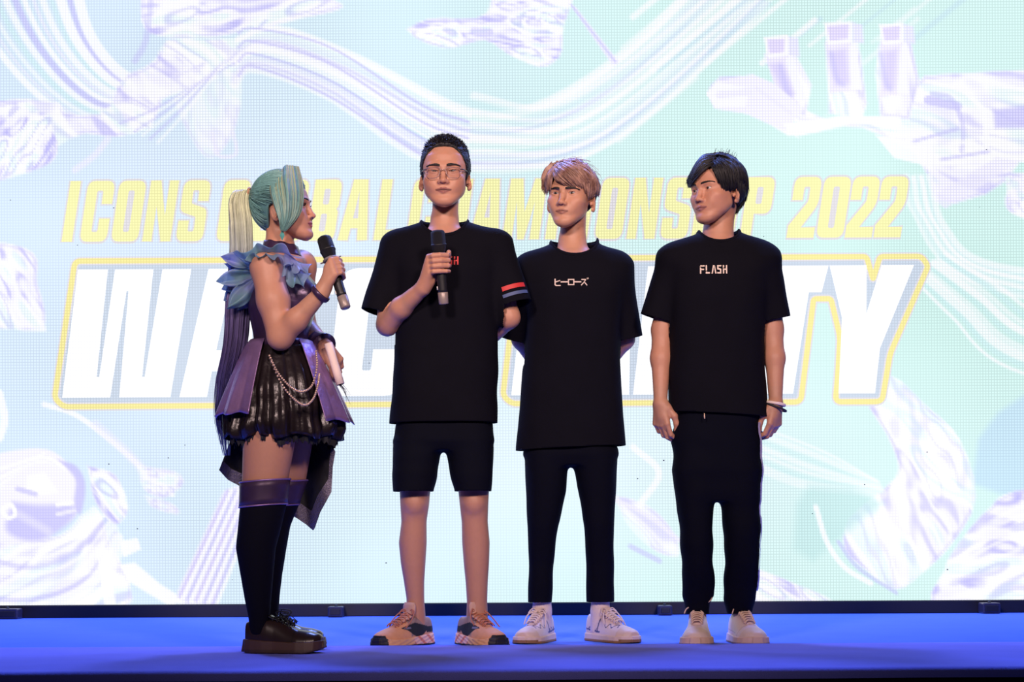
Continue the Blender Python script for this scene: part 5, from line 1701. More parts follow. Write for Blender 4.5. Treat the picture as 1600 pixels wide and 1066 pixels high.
# =================================================================== fringed man
def man_fringe():
    Y = 0.12
    root = empty('person', (P(1122, 1010)[0], Y, 0))
    tag(root, 'man with black fringe turning his head, black t-shirt and side-striped trousers', 'person', 'people on the stage')
    M = head_matrix(1120, 300, Y - .0, -47, 2, -3, (1.0, 1.0, .98))
    F = Field()
    head_field(F, M, .0044, .95, ear=1.0)
    F.cone(to_world(M, [0, .03, -.05]), P(1122, 362, Y + .03), .048, .049, .016)
    F.cone(P(1122, 356, Y + .03), P(1122, 390, Y + .02), .049, .066, .02)
    F.cone(P(1078, 402, Y + .02), P(1168, 400, Y + .02), .044, .044, .03)
    F.loft(rows_px([(390, 1062, 1184, .02, .07), (440, 1060, 1184, .01, .092), (530, 1066, 1178, .01, .088), (600, 1068, 1176, .01, .085), (700, 1062, 1180, .01, .09)], Y), .03)
    hands = []
    for s, sx, ex, wx, hx in ((-1, 1046, 1035, 1032, 1036), (1, 1206, 1207, 1212, 1207)):
        w_ = P(wx, 630, Y - .02)
        F.chain([P(1122 + s*50, 406, Y + .02), P(sx - s*6, 416, Y + .02), P(ex, 515, Y + .03), P((ex+wx)/2 + s*1, 560, Y + .01), w_], [.043, .046, .0375, .0355, .0235], .02)
        F.cone(w_, P(hx, 650, Y - .025), .0225, .02, .012)
        if s < 0:
            relaxed_hand(F, w_, (.06, -.02, -1), (.62, .55, -.1), (.55, -.75, 0), .98, (20, 40, 32), thumb_in=.2)
        else:
            relaxed_hand(F, w_, (-.10, -.02, -1), (-.62, .55, -.1), (-.55, -.75, 0), .98, (24, 44, 34), thumb_in=.3)
        hands.append(box_of([w_, P(hx, 690, Y)], .06))
    for kx, ax in ((1090, 1090), (1156, 1160)):
        F.chain([P(kx, 700, Y + .02), P(kx, 825, Y + .02), P(ax, 935, Y + .062), P(ax, 985, Y + .062)], [.066, .042, .030, .034], .02)
    hb = head_box(M, P(0, 364)[2])
    full = (np.array([P(995, 0)[0], Y - .16, .02]), np.array([P(1245, 0)[0], Y + .2, P(0, 364)[2] + .008]))
    body_mesh(root, F, [(hb[0], hb[1], .0021), (hands[0][0], hands[0][1], .0021), (hands[1][0], hands[1][1], .0021), full_minus(full, .0066)], M, SKIN*np.array([1.0, .94, .92]), (.29, .115, .105))
    eyes(M, root, (-.26, -1, .06))
    brows(M, root, M_BROW, -.001, 1.15, .001)
    # hair
    yl = lambda Z: np.interp(Z, [-.03, 0, .03, .06, .09, .12], [-.014, -.026, -.040, -.055, -.068, -.08])
    zb = lambda Yl: np.interp(Yl, [-.03, -.008, .004, .03, .05, .1], [-.018, -.016, .010, .004, -.072, -.085])
    keep = lambda X, Yl, Z: np.maximum((yl(Z) - Yl)*.7, (zb(Yl) - Z)*.8)
    V, Fc = hair_cap(M, (.008, .010, .014), keep, .0034, (.001, 40, 3))
    hr = link_mesh('hair', V, Fc, M_HAIRB, root)
    rs = random.Random(31)
    b = MB()
    C_ = Y
    hair_group(b, M, C_, [(1113, 257), (1114, 250), (1116, 244), (1120, 240)], [(1099, 267), (1096, 258), (1093, 252), (1096, 245)], [(1076, 294), (1074.5, 291), (1073, 287), (1074, 281)], 420, rs, (.014, .024, .020), 1.2)
    hair_group(b, M, C_, [(1113, 256), (1116, 252), (1122, 248), (1130, 244), (1138, 243)], [(1117, 268), (1124, 266), (1138, 264), (1150, 262), (1160, 266)], [(1122, 282), (1129, 296), (1141, 297), (1156, 301), (1168, 296)], 420, rs, (.014, .022, .014), 1.8, cut=.5)
    hair_group(b, M, C_, [(1116, 241), (1128, 240), (1140, 243), (1150, 250)], [(1130, 241), (1150, 250), (1163, 264), (1168, 280)], [(1150, 256), (1168, 280), (1169, 300), (1164, 316)], 260, rs, (.016, .020, .016), 1.4)
    hair_group(b, M, C_, [(1150, 280), (1160, 284), (1168, 290)], [(1155, 305), (1160, 308), (1165, 308)], [(1148, 336), (1151, 334), (1158, 324)], 160, rs, (.014, .016, .008), 1.2)
    hair_group(b, M, C_, [(1126, 280), (1130, 284), (1136, 286)], [(1128, 292), (1131, 294), (1137, 292)], [(1129, 302), (1132, 304), (1138, 298)], 70, rs, (.010, .010, .006), 1.0)
    for i in range(28):      # cowlick wisps at the crown
        u = np.array([rs.gauss(.15, .2), rs.gauss(.25, .3), 1])
        pts = lock(u, lambda p, t: (.6*rs.random() - .1, .5, .9), rs.uniform(.02, .045), .014, .040, 6, .25, rs, 1.0)
        b.tube(to_world(M, pts), .0006, 4, cap=False)
    b.build('hair_strands', M_HAIRB, hr)
    torso = [(672, 1047, 1200, .01, .119), (655, 1047, 1200, .01, .119), (583, 1046, 1196, .01, .116), (520, 1047, 1195, .005, .118), (470, 1044, 1198, .0, .12), (425, 1042, 1204, .0, .116), (406, 1030, 1216, .005, .104), (392, 1029, 1215, .01, .095),
             (383, 1039, 1207, .012, .089), (375, 1056, 1193, .016, .083), (370, 1073, 1176, .018, .076), (366, 1086, 1162, .018, .070), (362.5, 1092.5, 1156, .018, .067), (352, 1094, 1154, .018, .067)]
    sl_ = [(P(1054, 412, Y + .015), P(1026, 498, Y + .03), .064, .062, lambda c: c.x < P(1043, 0)[0] and c.z < P(0, 445)[2]),
           (P(1192, 410, Y + .015), P(1211, 499, Y + .03), .062, .058, lambda c: c.x > P(1200, 0)[0] and c.z < P(0, 445)[2])]
    hz = P(1122, 648, Y)
    ts, tv = tee(root, Y, torso, sl_, (P(1091, 361, Y), P(1156, 360, Y), P(1122, 376, Y - .078)), ((hz[0], 0, hz[2]), (-.06, 0, -1)), 23, M_TEE)
    m_w = mat('cream_print', rgb(222, 200, 184), .6)
    chest_print(ts, tv, 'FLASH', 1094, 414, 1138.5, 427.5, m_w, Y)
    pel = [(625, 1060, 1186, .01, .098), (650, 1057, 1189, .01, .102), (690, 1050, 1191, .01, .108), (735, 1052, 1189.5, .01, .104), (766, 1062, 1184, .01, .095), (784, 1085, 1160, .01, .085)]
    legs = [[(702, 1062, 1118, .01, .085), (735, 1052, 1123, .01, .104), (760, 1054, 1121, .01, .098), (790, 1057, 1117, .005, .09), (830, 1061, 1113, .0, .082), (880, 1066, 1114, .01, .074), (915, 1067, 1119, .04, .066), (932, 1068, 1118, .055, .060), (944, 1072, 1111, .060, .050), (972, 1075, 1109, .062, .046)],
            [(702, 1128, 1178, .01, .085), (735, 1121, 1189.5, .01, .104), (760, 1122, 1189, .01, .098), (790, 1126, 1188, .005, .09), (840, 1132, 1187, .0, .082), (880, 1134, 1186, .01, .074), (915, 1133, 1186, .04, .066), (938, 1134, 1184, .055, .060), (950, 1138, 1179, .060, .052), (975, 1142, 1177, .062, .046)]]
    tr, tvv = trousers(root, 'trousers', Y, pel, legs, M_TROUS, 28, [(P(1122, 960, Y)[2], lambda c: True)], .0042)
    # white stripe on the outer seam of the seen-right leg, and the drawstring end
    b = MB()
    side = tvv[(tvv[:, 0] > P(1150, 0)[0])]
    def stripe(u, v):
        z = P(0, 668 + 262*u, Y)[2]
        q = side[np.abs(side[:, 2] - z) < .012]
        y = Y + float(np.interp(668 + 262*u, [668, 840, 900, 930], [-.052, -.048, -.024, .004])) + (v - .5)*.018
        q = q[np.abs(q[:, 1] - y) < .016]
        x = np.sort(q[:, 0])[-6:].mean() if len(q) else P(1185, 0)[0]
        return (x + .0028, y, z)
    b.surf(stripe, 70, 3); b.build('side_stripe', mat('white_piping', rgb(190, 178, 190), .7), tr)
    b = MB(); p0 = P(1100.5, 646, Y - .116); p1 = P(1101, 654.5, Y - .118)
    b.tube([p0, (p0+p1)/2, p1], [.0016, .0024, .0022], 6); b.build('drawstring', mat('cream_cord', rgb(222, 190, 160), .6), tr)
    # white shoes
    def ucol(q, ln):
        t = q[:, 0]/ln; z = q[:, 2]
        C = np.tile(rgb(234, 208, 204), (len(q), 1))
        C[(t > .82)] = rgb(232, 204, 184)
        m = (np.abs(z - .050 + .02*t) < .0014) & (t > .1) & (t < .6)
        C[m] = rgb(196, 168, 170)
        m = (np.abs(t - .70 - .4*z) < .006)
        C[m] = rgb(206, 178, 176)
        return C
    def scol(q, ln):
        C = np.tile(rgb(226, 186, 158), (len(q), 1))
        C[(q[:, 0] < ln*.6)] = rgb(222, 196, 196)
        C[(q[:, 2] < .006)] = rgb(150, 110, 90)
        return C
    m_u = mat('cream_leather', (0, 0, 0), .5, attr=True, noise=(30, .05)); m_s = mat('cream_rubber', (0, 0, 0), .6, attr=True, noise=(40, .05)); m_t = mat('cream_tongue', rgb(222, 192, 176), .7); m_l = mat('cream_lace', rgb(226, 194, 172), .8)
    def bow_(big):
        def bow(ln, z, x):
            k = 1.5 if big else .9
            return [([(x+.012, 0, z+.012), (x+.004, .012*k, z+.020+.012*k), (x-.002, .030*k, z+.022+.030*k), (x+.004, .034*k, z+.012+.022*k), (x+.012, .004, z+.014)], .0024), ([(x+.012, 0, z+.012), (x+.01, -.024, z+.018), (x+.014, -.038, z+.012), (x+.02, -.046, z-.004)], .0024),
                    ([(x+.012, 0, z+.012), (x+.020, -.010, z+.008), (x+.035, -.012, z-.008), (x+.05, -.010, z-.016)], .0024)]
        return bow
    st = dict(name='shoe', sole_x=[0, .2, .5, .8, 1], sole_z=[.032, .032, .028, .026, .029], toe_lift=.004, flare=.003,
              top_x=[0, .08, .2, .3, .42, .55, .7, .85, .95, 1], top_z=[.098, .106, .110, .115, .108, .092, .070, .058, .048, .038], top_w=[.88, .88, .88, .82, .66, .58, .60, .68, .76, .76],
              sole_mat=m_s, upper_mat=m_u, sole_col=scol, upper_col=ucol, tongue=(.38, .66, .028, .030), tongue_mat=m_t, laces=6, lace_w=.025, lace_mat=m_l, open=(.20, .130, .046, .033, .036))
    for i, (hx, hy, tx, ty, s) in enumerate(((1096, .135, 1083, -.13, -1), (1156, .135, 1175, -.125, 1))):
        shoe(root, (P(hx, 1010, Y)[0], Y + hy, 0), (P(tx, 1010, Y)[0], Y + ty, 0), .112, dict(st, bow=bow_(i == 0), side=s))
    # wristbands
    wc = P(1211.5, 631, Y - .022)
    for r_, dz, tilt, m_, nm, th in ((.0335, .0, .20, mat('white_silicone', rgb(228, 206, 200), .5), 'wristband', .0052), (.0375, -.013, .40, mat('dark_cord', (.012, .009, .014), .6), 'bracelet', .0036)):
        b = MB()
        an = np.linspace(0, 2*math.pi, 40, endpoint=False)
        pts = np.stack([wc[0] + r_*np.cos(an)*1.05, wc[1] + r_*.92*np.sin(an), wc[2] + dz - tilt*r_*np.cos(an)], 1)
        b.tube(pts, th, 8, .5, (pts - pts.mean(0))/np.linalg.norm(pts - pts.mean(0), axis=1)[:, None], closed=True)
        b.build(nm, m_, root)

man_glasses()
man_blond()
man_fringe()
# ------------------------------------------------------------------ costumed woman
def woman():
    Y = -0.33
    Z0 = 0.0095
    root = empty('person', (P(425, 1016, Y)[0], Y, Z0))
    tag(root, 'woman with teal ponytail wig and purple metallic dress holding a microphone', 'person', 'people on the stage')
    M = head_matrix(444, 328, Y, 78, -5, 0, (.93, .93, .90))
    Q = lambda px, py, dy=0.0: P(px, py, Y + dy)
    F = Field()
    head_field(F, M, .0050, .90, True, ear=.92)
    F.cone(to_world(M, [0, .03, -.05]), Q(438, 398), .040, .041, .016)
    F.cone(Q(438, 388), Q(440, 408), .046, .062, .03)
    F.cone(Q(416, 414, -.09), Q(468, 416, .10), .042, .042, .03)
    F.loft(rows_px([(405, 418, 474, .0, .10), (440, 402, 480, .0, .11), (470, 402, 482, .0, .11), (510, 406, 472, .0, .10), (550, 404, 474, .0, .11), (620, 396, 482, .0, .13)], Y), .03)
    sh, el, wr = Q(417, 418, -.12), Q(438, 527, -.165), Q(502, 458, -.225)
    F.chain([Q(424, 416, -.09), sh, Q(427, 470, -.145), el], [.045, .0525, .052, .0405], .02)
    F.chain([el, Q(463, 500, -.195), wr], [.0405, .0355, .0245], .018)
    mt, mb = Q(505.5, 370, -.17), Q(540.5, 482, -.235)
    mc = mt + (mb - mt)*.50
    grip_hand(F, mc, mt - mb, (-.62, -.78, -.15), .0172, wr, hand=1, sc=.90, top=.030, spread=.0185)
    F.cone(wr, wr + (mc - wr)*.3, .0245, .022, .012)
    s2, e2, w2 = Q(470, 416, .11), Q(474, 508, .17), Q(508, 541, .0)
    F.chain([Q(456, 416, .08), s2, e2, w2], [.045, .050, .040, .024], .02)
    relaxed_hand(F, w2, (.52, -.05, -.85), (-.55, .75, -.2), (-.6, -.6, 0), .86, (28, 40, 30), thumb_in=.4)
    nl = [(610, 400, 476), (690, 386, 466), (752, 384, 455), (792, 383, 450), (822, 380, 443), (856, 376.5, 434), (900, 384, 430), (935, 390, 427), (965, 396, 425), (990, 397, 425)]
    fl = [(610, 410, 486), (690, 408, 484), (752, 404, 473), (792, 398, 459), (822, 392, 447), (856, 388, 441), (900, 391, 434), (935, 393, 430), (965, 398, 428), (990, 399, 428)]
    LR = [rows_px([(r[0], r[1], r[2], dy, (r[2]-r[1])/466.8*.5) for r in rows], Y) for rows, dy in ((nl, -.085), (fl, .085))]
    for r_ in LR: F.loft(r_, .02, 2.0)
    zsplit = Q(0, 396)[2]
    hb = head_box(M, zsplit)
    h1 = box_of([mc, wr], .068); h2 = box_of([w2, w2 + np.array([.05, 0, -.08])], .055)
    full = (np.array([Q(370, 0)[0], Y - .30, .03]), np.array([Q(560, 0)[0], Y + .30, zsplit + .008]))
    skin = SKIN*np.array([1.04, 1.0, 1.0])
    body_mesh(root, F, [(hb[0], hb[1], .0021), (h1[0], h1[1], .0020), (h2[0], h2[1], .0021), full_minus(full, .0064)], M, skin, (.36, .10, .11))
    eyes(M, root, (-.1, -1, .08))
    brows(M, root, mat('wig_brow', (.05, .06, .07), .6), .001, .8, 0)
    b = MB()                                             # lashes
    for s in (-1, 1):
        for i in range(14):
            t = i/13
            p0 = np.array([s*(.0315 + .013*(2*t-1)), -.0865 + .006*(t-.35)**2*6, .0045 - .004*(2*t-1)**2])
            b.tube(to_world(M, [p0, p0 + [s*.002, -.005, .0015], p0 + [s*.004, -.008, .005]]), [.0007, .0006, .0002], 4)
    tag(b.build('eyelashes', mat('black_lash', (.01, .01, .012), .5), root), kind='stuff')

    # ---- wig
    def wig_mat(nm, rough=.42):
        m = mat(nm, (0, 0, 0), rough=rough, spec=.4, attr=True, noise=(50, .25))
        return m
    m_wig = wig_mat('wig_fibre')
    TEAL, DEEP, PALE = np.array([.17, .36, .345]), np.array([.08, .19, .20]), np.array([.52, .58, .34])
    rs = random.Random(41)
    yl = lambda Z: np.interp(Z, [-.06, -.03, 0, .03, .06, .09, .12], [.02, -.004, -.022, -.045, -.068, -.083, -.09])
    zb = lambda Yl: np.interp(Yl, [-.05, -.02, -.010, .004, .03, .05, .1], [0, -.02, .0, .018, .005, -.075, -.09])
    keep = lambda X, Yl, Z: np.maximum((yl(Z) - Yl)*.7, (zb(Yl) - Z)*.8)
    V, Fc = hair_cap(M, (.012, .012, .030), keep, .0034, (.0008, 40, 3))
    hr = link_mesh('wig', V, Fc, m_wig, root, True, np.tile(DEEP, (len(V), 1)))
    Tl = np.array(M.inverted() @ Vector(Q(391, 304)))
    b = MB(); cols = []
    def add(pts, rad, col0, col1, flat=.55, sides=4):
        n0 = b.n
        b.tube(pts, rad, sides, flat, cap=False)
        k = len(pts)
        t = np.repeat(np.linspace(0, 1, k), sides)[:, None]
        cols.append(col0*(1-t) + col1*t)
    for i in range(1500):                                 # combed back to the tie
        u = np.array([rs.uniform(-1, 1), rs.uniform(-1, .7), rs.uniform(-.95, 1)])
        p = skull(u, .02)
        if keep(p[0], p[1], p[2]) > -.0012: continue
        q = Tl - p
        L_ = np.linalg.norm(q)
        pts = [p]
        cur = p.copy(); n = 10
        for k in range(1, n):
            d = Tl - cur; d /= np.linalg.norm(d) + 1e-6
            cur = cur + d*L_*1.05/(n-1)
            r = np.linalg.norm((cur - SC)/(SR + np.array([.016, .016, .033])))
            if r < 1: cur = SC + (cur - SC)/r
            pts.append(cur.copy())
        c = TEAL*rs.uniform(.65, 1.35) if rs.random() < .75 else DEEP
        add(to_world(M, pts), np.interp(np.linspace(0, 1, n), [0, .3, 1], [.0010, .0020, .0018])*rs.uniform(.6, 1.3), c, c*.9)
    o = b.build('combed_strands', m_wig, hr, True, np.concatenate(cols))
    # swept fringe over the near side of the face
    b = MB(); cols = []
    gb = [Q(424, 283, -.055), Q(424, 300, -.085), Q(430, 322, -.100), Q(437, 343, -.102), Q(440, 360, -.092)]
    gt = [Q(447, 259.5, -.02), Q(447, 282, -.075), Q(450, 310, -.104), Q(449, 338, -.106), Q(442, 361, -.094)]
    gf = [Q(465, 261, .0), Q(471, 284, -.035), Q(473, 310, -.066), Q(467, 337, -.088), Q(446, 361, -.092)]
    GB, GT, GF = smooth_line(gb, 14), smooth_line(gt, 14), smooth_line(gf, 14)
    for i in range(620):
        s = rs.random()
        g = (GB*(1-2*s) + GT*2*s) if s < .5 else (GT*(2-2*s) + GF*(2*s-1))
        g = g + np.array([rs.gauss(0, .0018), -rs.uniform(0, .006), rs.gauss(0, .0015)])
        e = rs.choice([14, 14, 13, 12, 11])
        c0 = PALE*rs.uniform(.55, 1.0) if rs.random() < .6 else TEAL
        c1 = TEAL*rs.uniform(.5, 1.1)
        add(g[:e], np.interp(np.linspace(0, 1, e), [0, .25, .75, 1], [.0020, .0027, .0022, .0005])*rs.uniform(.5, 1.25), c0, c1)
    b.build('fringe', m_wig, hr, True, np.concatenate(cols))
    # long ponytail: pale at the tie, violet further down, blue at the ends
    b = MB(); cols = []
    cx = [(390, 304, .0), (379, 299, -.01), (373, 316, -.015), (376, 350, -.015), (377, 390, -.01), (374, 440, .0), (371, 490, .01), (367, 540, .02), (355, 598, .03), (350, 655, .035), (354, 712, .04)]
    hw = [6, 11, 15, 17, 17, 18, 19, 18, 17.5, 15, 6]
    ctr = smooth_line([Q(*c) for c in cx], 34)
    wv = np.interp(np.linspace(0, 1, 34), np.linspace(0, 1, len(hw)), hw)/466.8
    stops = np.array([0, .25, .40, .52, .72, .88, 1])
    pal = np.array([[.50, .55, .34], [.52, .56, .36], [.40, .46, .42], [.16, .13, .28], [.050, .036, .12], [.05, .05, .20], [.06, .10, .50]])
    tt = np.linspace(0, 1, 34)
    base_c = np.stack([np.interp(tt, stops, pal[:, k]) for k in range(3)], 1)
    for i in range(300):
        a = rs.uniform(0, 6.283); r = math.sqrt(rs.random())
        e = rs.randint(24, 34)
        ph = rs.uniform(0, 6)
        off = np.stack([wv*r*math.cos(a) + .0015*np.sin(tt*14 + ph), wv*.75*r*math.sin(a), np.zeros(34)], 1)
        pts = (ctr + off)[:e]
        n0 = b.n
        b.tube(pts, np.interp(np.linspace(0, 1, e), [0, .15, .8, 1], [.0022, .0042, .0038, .0006])*rs.uniform(.6, 1.2), 4, .7, cap=False)
        cols.append(np.repeat(base_c[:e], 4, 0)*rs.uniform(.75, 1.2))
    b.build('ponytail', m_wig, root, True, np.concatenate(cols))
    b = MB(); an = np.linspace(0, 6.283, 20, endpoint=False); tc = Q(388, 303)
    b.tube(np.stack([tc[0] + 0*an + .004*np.sin(an), tc[1] + .018*np.cos(an), tc[2] + .018*np.sin(an)], 1), .005, 8, closed=True); b.build('hair_tie', mat('hair_tie_tan', rgb(170, 130, 100), .6), hr)

    # ---- costume
    m_pur = mat('purple_metallic_leather', (.34, .20, .42), rough=.36, metal=.5, noise=(12, .4), bump=(45, .5))
    m_dkp = mat('dark_plum_leather', (.055, .028, .075), rough=.32, metal=.35, noise=(14, .3), bump=(60, .3))
    m_sat = mat('black_brown_satin', (.018, .012, .014), rough=.30, metal=.25, noise=(25, .5), bump=(38, .6))
    m_blk = mat('black_train_cloth', (.006, .006, .011), rough=.75, bump=(60, .3))
    m_seq = mat('grey_sequin_lining', (.16, .14, .20), rough=.4, metal=.4, noise=(160, .6), bump=(240, .8))
    m_sock = mat('black_stocking', (.003, .003, .008), rough=.85, spec=.15, bump=(700, .2))
    m_bead = mat('pearl_bead', rgb(206, 176, 160), rough=.2, metal=.4)
    m_org = bpy.data.materials.new('teal_organza'); m_org.use_nodes = True
    nt = m_org.node_tree; pb = nt.nodes['Principled BSDF']; pb.inputs['Roughness'].default_value = .35; pb.inputs['Sheen Weight'].default_value = .4; pb.inputs['Specular IOR Level'].default_value = .6
    no = nt.nodes.new('ShaderNodeTexNoise'); no.inputs['Scale'].default_value = 9; tcn = nt.nodes.new('ShaderNodeTexCoord'); nt.links.new(tcn.outputs['Object'], no.inputs['Vector'])
    cr = nt.nodes.new('ShaderNodeValToRGB'); cr.color_ramp.elements[0].position = .36; cr.color_ramp.elements[1].position = .62
    cr.color_ramp.elements[0].color = (.26, .50, .56, 1); cr.color_ramp.elements[1].color = (.46, .50, .82, 1)
    nt.links.new(no.outputs['Fac'], cr.inputs[0]); nt.links.new(cr.outputs[0], pb.inputs['Base Color'])
    tl = nt.nodes.new('ShaderNodeBsdfTranslucent'); nt.links.new(cr.outputs[0], tl.inputs[0])
    tp = nt.nodes.new('ShaderNodeBsdfTransparent'); tp.inputs[0].default_value = (.75, .82, .9, 1)
    m1 = nt.nodes.new('ShaderNodeMixShader'); m1.inputs[0].default_value = .48; nt.links.new(pb.outputs[0], m1.inputs[1]); nt.links.new(tl.outputs[0], m1.inputs[2])
    m2 = nt.nodes.new('ShaderNodeMixShader'); m2.inputs[0].default_value = .28; nt.links.new(m1.outputs[0], m2.inputs[1]); nt.links.new(tp.outputs[0], m2.inputs[2])
    nt.links.new(m2.outputs[0], nt.nodes['Material Output'].inputs['Surface'])

    dress = bpy.data.objects.new('dress', None); COL.objects.link(dress); dress.parent = root; ORI[dress.name] = ORI[root.name]
    # bodice
    B = Field()
    B.loft(rows_px([(404, 424, 470, .01, .085), (416, 410, 478, .0, .115), (436, 399, 486, .0, .125), (462, 390, 494, .0, .128), (480, 388, 494, .0, .124), (500, 391, 488, .0, .116), (522, 396, 482, .0, .112), (540, 398, 480, .0, .116), (556, 394, 486, .0, .126)], Y), .01, 2.2)
    B.ell(Q(478, 462, -.055), (.045, .05, .048), .03); B.ell(Q(482, 462, .05), (.04, .05, .045), .03)
    wvv = wave(77, 45, 6, (.8, .8, 1.2))
    lo, hi = box_of([Q(380, 400), Q(500, 556)], .19)
    B.disp(lambda X, Yy, Z: .0022*wvv(X, Yy, Z), lo, hi)
    V, Fc = B.mesh(lo, hi, .0062)
    V = relax(V, Fc, 1)
    bo, _, _ = cloth('bodice', V, Fc, m_dkp, dress, [(tuple(Q(452, 414)), (-.1, 0, 1), lambda c: c.z > Q(0, 440)[2])], .003)
    b = MB()                                             # pale front insert and seams
    for k, (a0, a1, a2) in enumerate((((470, 428), (484, 455), (478, 535)), ((430, 440), (436, 480), (428, 535)), ((404, 440), (404, 480), (410, 535)))):
        pass
    # choker collar
    b = MB()
    def collar(u, v):
        th = 2*math.pi*u
        c = Q(440.5 - 1.5*v, 398 - 17*v)
        rx, ry = (.066 - .012*v), (.062 - .010*v)
        return (c[0] + rx*math.cos(th), c[1] + ry*math.sin(th), c[2] - .012*math.cos(th)*(1-v*.2) + .002*math.sin(8*th)*v)
    b.surf(collar, 40, 6, True); solid(b.build('choker', m_dkp, dress), .005)
    # bow knots at the waist
    b = MB()
    wz = Q(438, 538)
    def belt(u, v):
        th = 2*math.pi*u
        return (wz[0] + .098*math.cos(th), wz[1] + .120*math.sin(th), wz[2] + .012 - .026*v)
    b.surf(belt, 48, 3, True); solid(b.build('belt', m_dkp, dress), .005)

    # underskirt: puffy pleated satin, then tulle edge
    top = Q(439, 540); bot = Q(444, 686)
    def ring(th, t, r0x, r0y, r1x, r1y, e=.75):
        k = t**e
        c = top*(1-t) + bot*t
        return c, r0x + (r1x - r0x)*k, r0y + (r1y - r0y)*k
    def under(u, v):
        th = 2*math.pi*u
        c, rx, ry = ring(th, v, .095, .115, .206, .204)
        pl = .012*v*math.sin(17*th + 2*math.sin(3*th)) + .007*v*math.sin(31*th + 1.7) + .006*math.sin(6*v*3 + 4*th)*v
        puff = .014*math.sin(math.pi*min(v*1.02, 1))**2
        curl = -.018*max(0, (v - .9)/.1)
        z = c[2] + .008*math.sin(9*th)*v
        return (c[0] + (rx + pl + puff + curl)*math.cos(th), c[1] + (ry + pl + puff + curl)*math.sin(th), z)
    b = MB(); b.surf(under, 200, 26, True); solid(b.build('underskirt', m_sat, dress), .003)
    b = MB()
    def tulle(u, v):
        th = 2*math.pi*u
        p = np.array(under(u, .93))
        k = .9 - .03*v
        q = np.array([bot[0], bot[1], 0]); s = p - [bot[0], bot[1], p[2]]
        r = random.Random(int(u*300)).uniform(-1, 1)
        return (bot[0] + s[0]*(k + .03*math.sin(40*th)*v), bot[1] + s[1]*(k + .03*math.sin(40*th)*v), p[2] - .012 - (.030 + .010*r)*v)
    b.surf(tulle, 300, 3, True); b.build('tulle_edge', m_blk, dress, False)
    # purple metallic panels over it
    def panel(a0, a1, vmax, nm, n_pl, seed, drop=0.0):
        q = random.Random(seed)
        ph = q.uniform(0, 6)
        b = MB()
        def f(u, v):
            th = R(a0 + (a1 - a0)*u)
            t = v*vmax
            c, rx, ry = ring(th, t, .101, .121, .218, .216, .8)
            s = u*n_pl
            fr = s - math.floor(s)
            pl = (.016*(abs(fr - .5)*2)**1.0 - .004)*v
            return (c[0] + (rx + pl + .004 + .016*v)*math.cos(th), c[1] + (ry + pl + .004 + .016*v)*math.sin(th), c[2] + .012 - (drop*u + .004*math.cos(s*6.28))*v)
        b.surf(f, 70, 16)
        o = b.build(nm, m_pur, dress); solid(o, .003)
        return o
    panel(150, 248, .80, 'skirt_panel', 4, 1, .0)
    panel(60, 150, .86, 'skirt_panel', 4, 2)
    panel(312, 372, .87, 'skirt_panel', 2, 3)
    # bead strands
    def beads(pts, n, nm, r=.0042):
        line = smooth_line(pts, n)
        b = MB()
        for p in line: b.sphere(p, r, 8, 5)
        o = b.build(nm, m_bead, dress); o['kind'] = 'stuff'
    beads([Q(421, 556, -.155), Q(434, 582, -.195), Q(452, 603, -.215), Q(470, 612, -.215), Q(487, 603, -.190), Q(495, 575, -.150), Q(494, 549, -.125)], 44, 'bead_strand')
    beads([Q(422, 560, -.158), Q(440, 600, -.21), Q(460, 624, -.23), Q(477, 633, -.23), Q(490, 622, -.205), Q(497, 600, -.18), Q(499, 585, -.155)], 46, 'bead_strand')
    # train hanging behind the legs
    hem = [(343, 735), (356, 750), (383, 764), (405, 790), (430, 806), (458, 806), (476, 818), (490, 829), (500, 800), (519, 767), (518, 742), (524, 706)]
    hx = np.array([h[0] for h in hem]); hy = np.array([h[1] for h in hem])
    def train(u, v):
        px = 343 + (524 - 343)*u
        bz = float(np.interp(px, hx, hy))
        dep = .05 + .17*math.sin(math.pi*(.12 + .8*u)) + .018*math.sin(u*26)*v
        pxx = 438 + (px - 438)*(.62 + .38*v)
        return tuple(Q(pxx, 640 + (bz - 640)*v, dep))
    b = MB(); b.surf(train, 90, 14); solid(b.build('train', m_blk, dress), .004)
    b = MB()
    def lining(u, v):
        px = 343 + (524 - 343)*u
        bz = float(np.interp(px, hx, hy)); k = 1 - .16*(1 - v)*(1 if u > .55 or u < .25 else .25)
        dep = .05 + .17*math.sin(math.pi*(.12 + .8*u)) + .018*math.sin(u*26)*k - .006
        pxx = 438 + (px - 438)*(.62 + .38*k)
        return tuple(Q(pxx, 640 + (bz - 640)*k, dep))
    b.surf(lining, 90, 3); b.build('train_lining', m_seq, dress)

    # organza ruffles round the near shoulder and at the chest
    def ruffle(inner, outer, seed, nm, amp=.012, fr=5, n=80, dz=0):
        I_, O_ = smooth_line([Q(*p) for p in inner], n), smooth_line([Q(*p) for p in outer], n)
        q = random.Random(seed); ph = q.uniform(0, 6)
        b = MB()
        def f(u, v):
            i = min(int(round(u*(n-1))), n-1)
            p = I_[i]*(1-v) + O_[i]*v
            w_ = v*amp
            return (p[0] + .3*w_*math.sin(u*fr*9 + ph), p[1] + w_*math.sin(u*fr*6.28 + ph), p[2] + .8*w_*math.sin(u*fr*6.28 + ph + 1.2))
        b.surf(f, n, 10)
        o = b.build(nm, m_org, dress); solid(o, .0012)
    ruffle([(458, 400, -.12), (440, 395, -.135), (420, 396, -.14), (402, 406, -.135), (393, 422, -.125)],
           [(474, 408, -.17), (446, 387, -.185), (418, 383, -.19), (390, 388, -.18), (362, 398, -.15)], 1, 'ruffle', .013, 3)
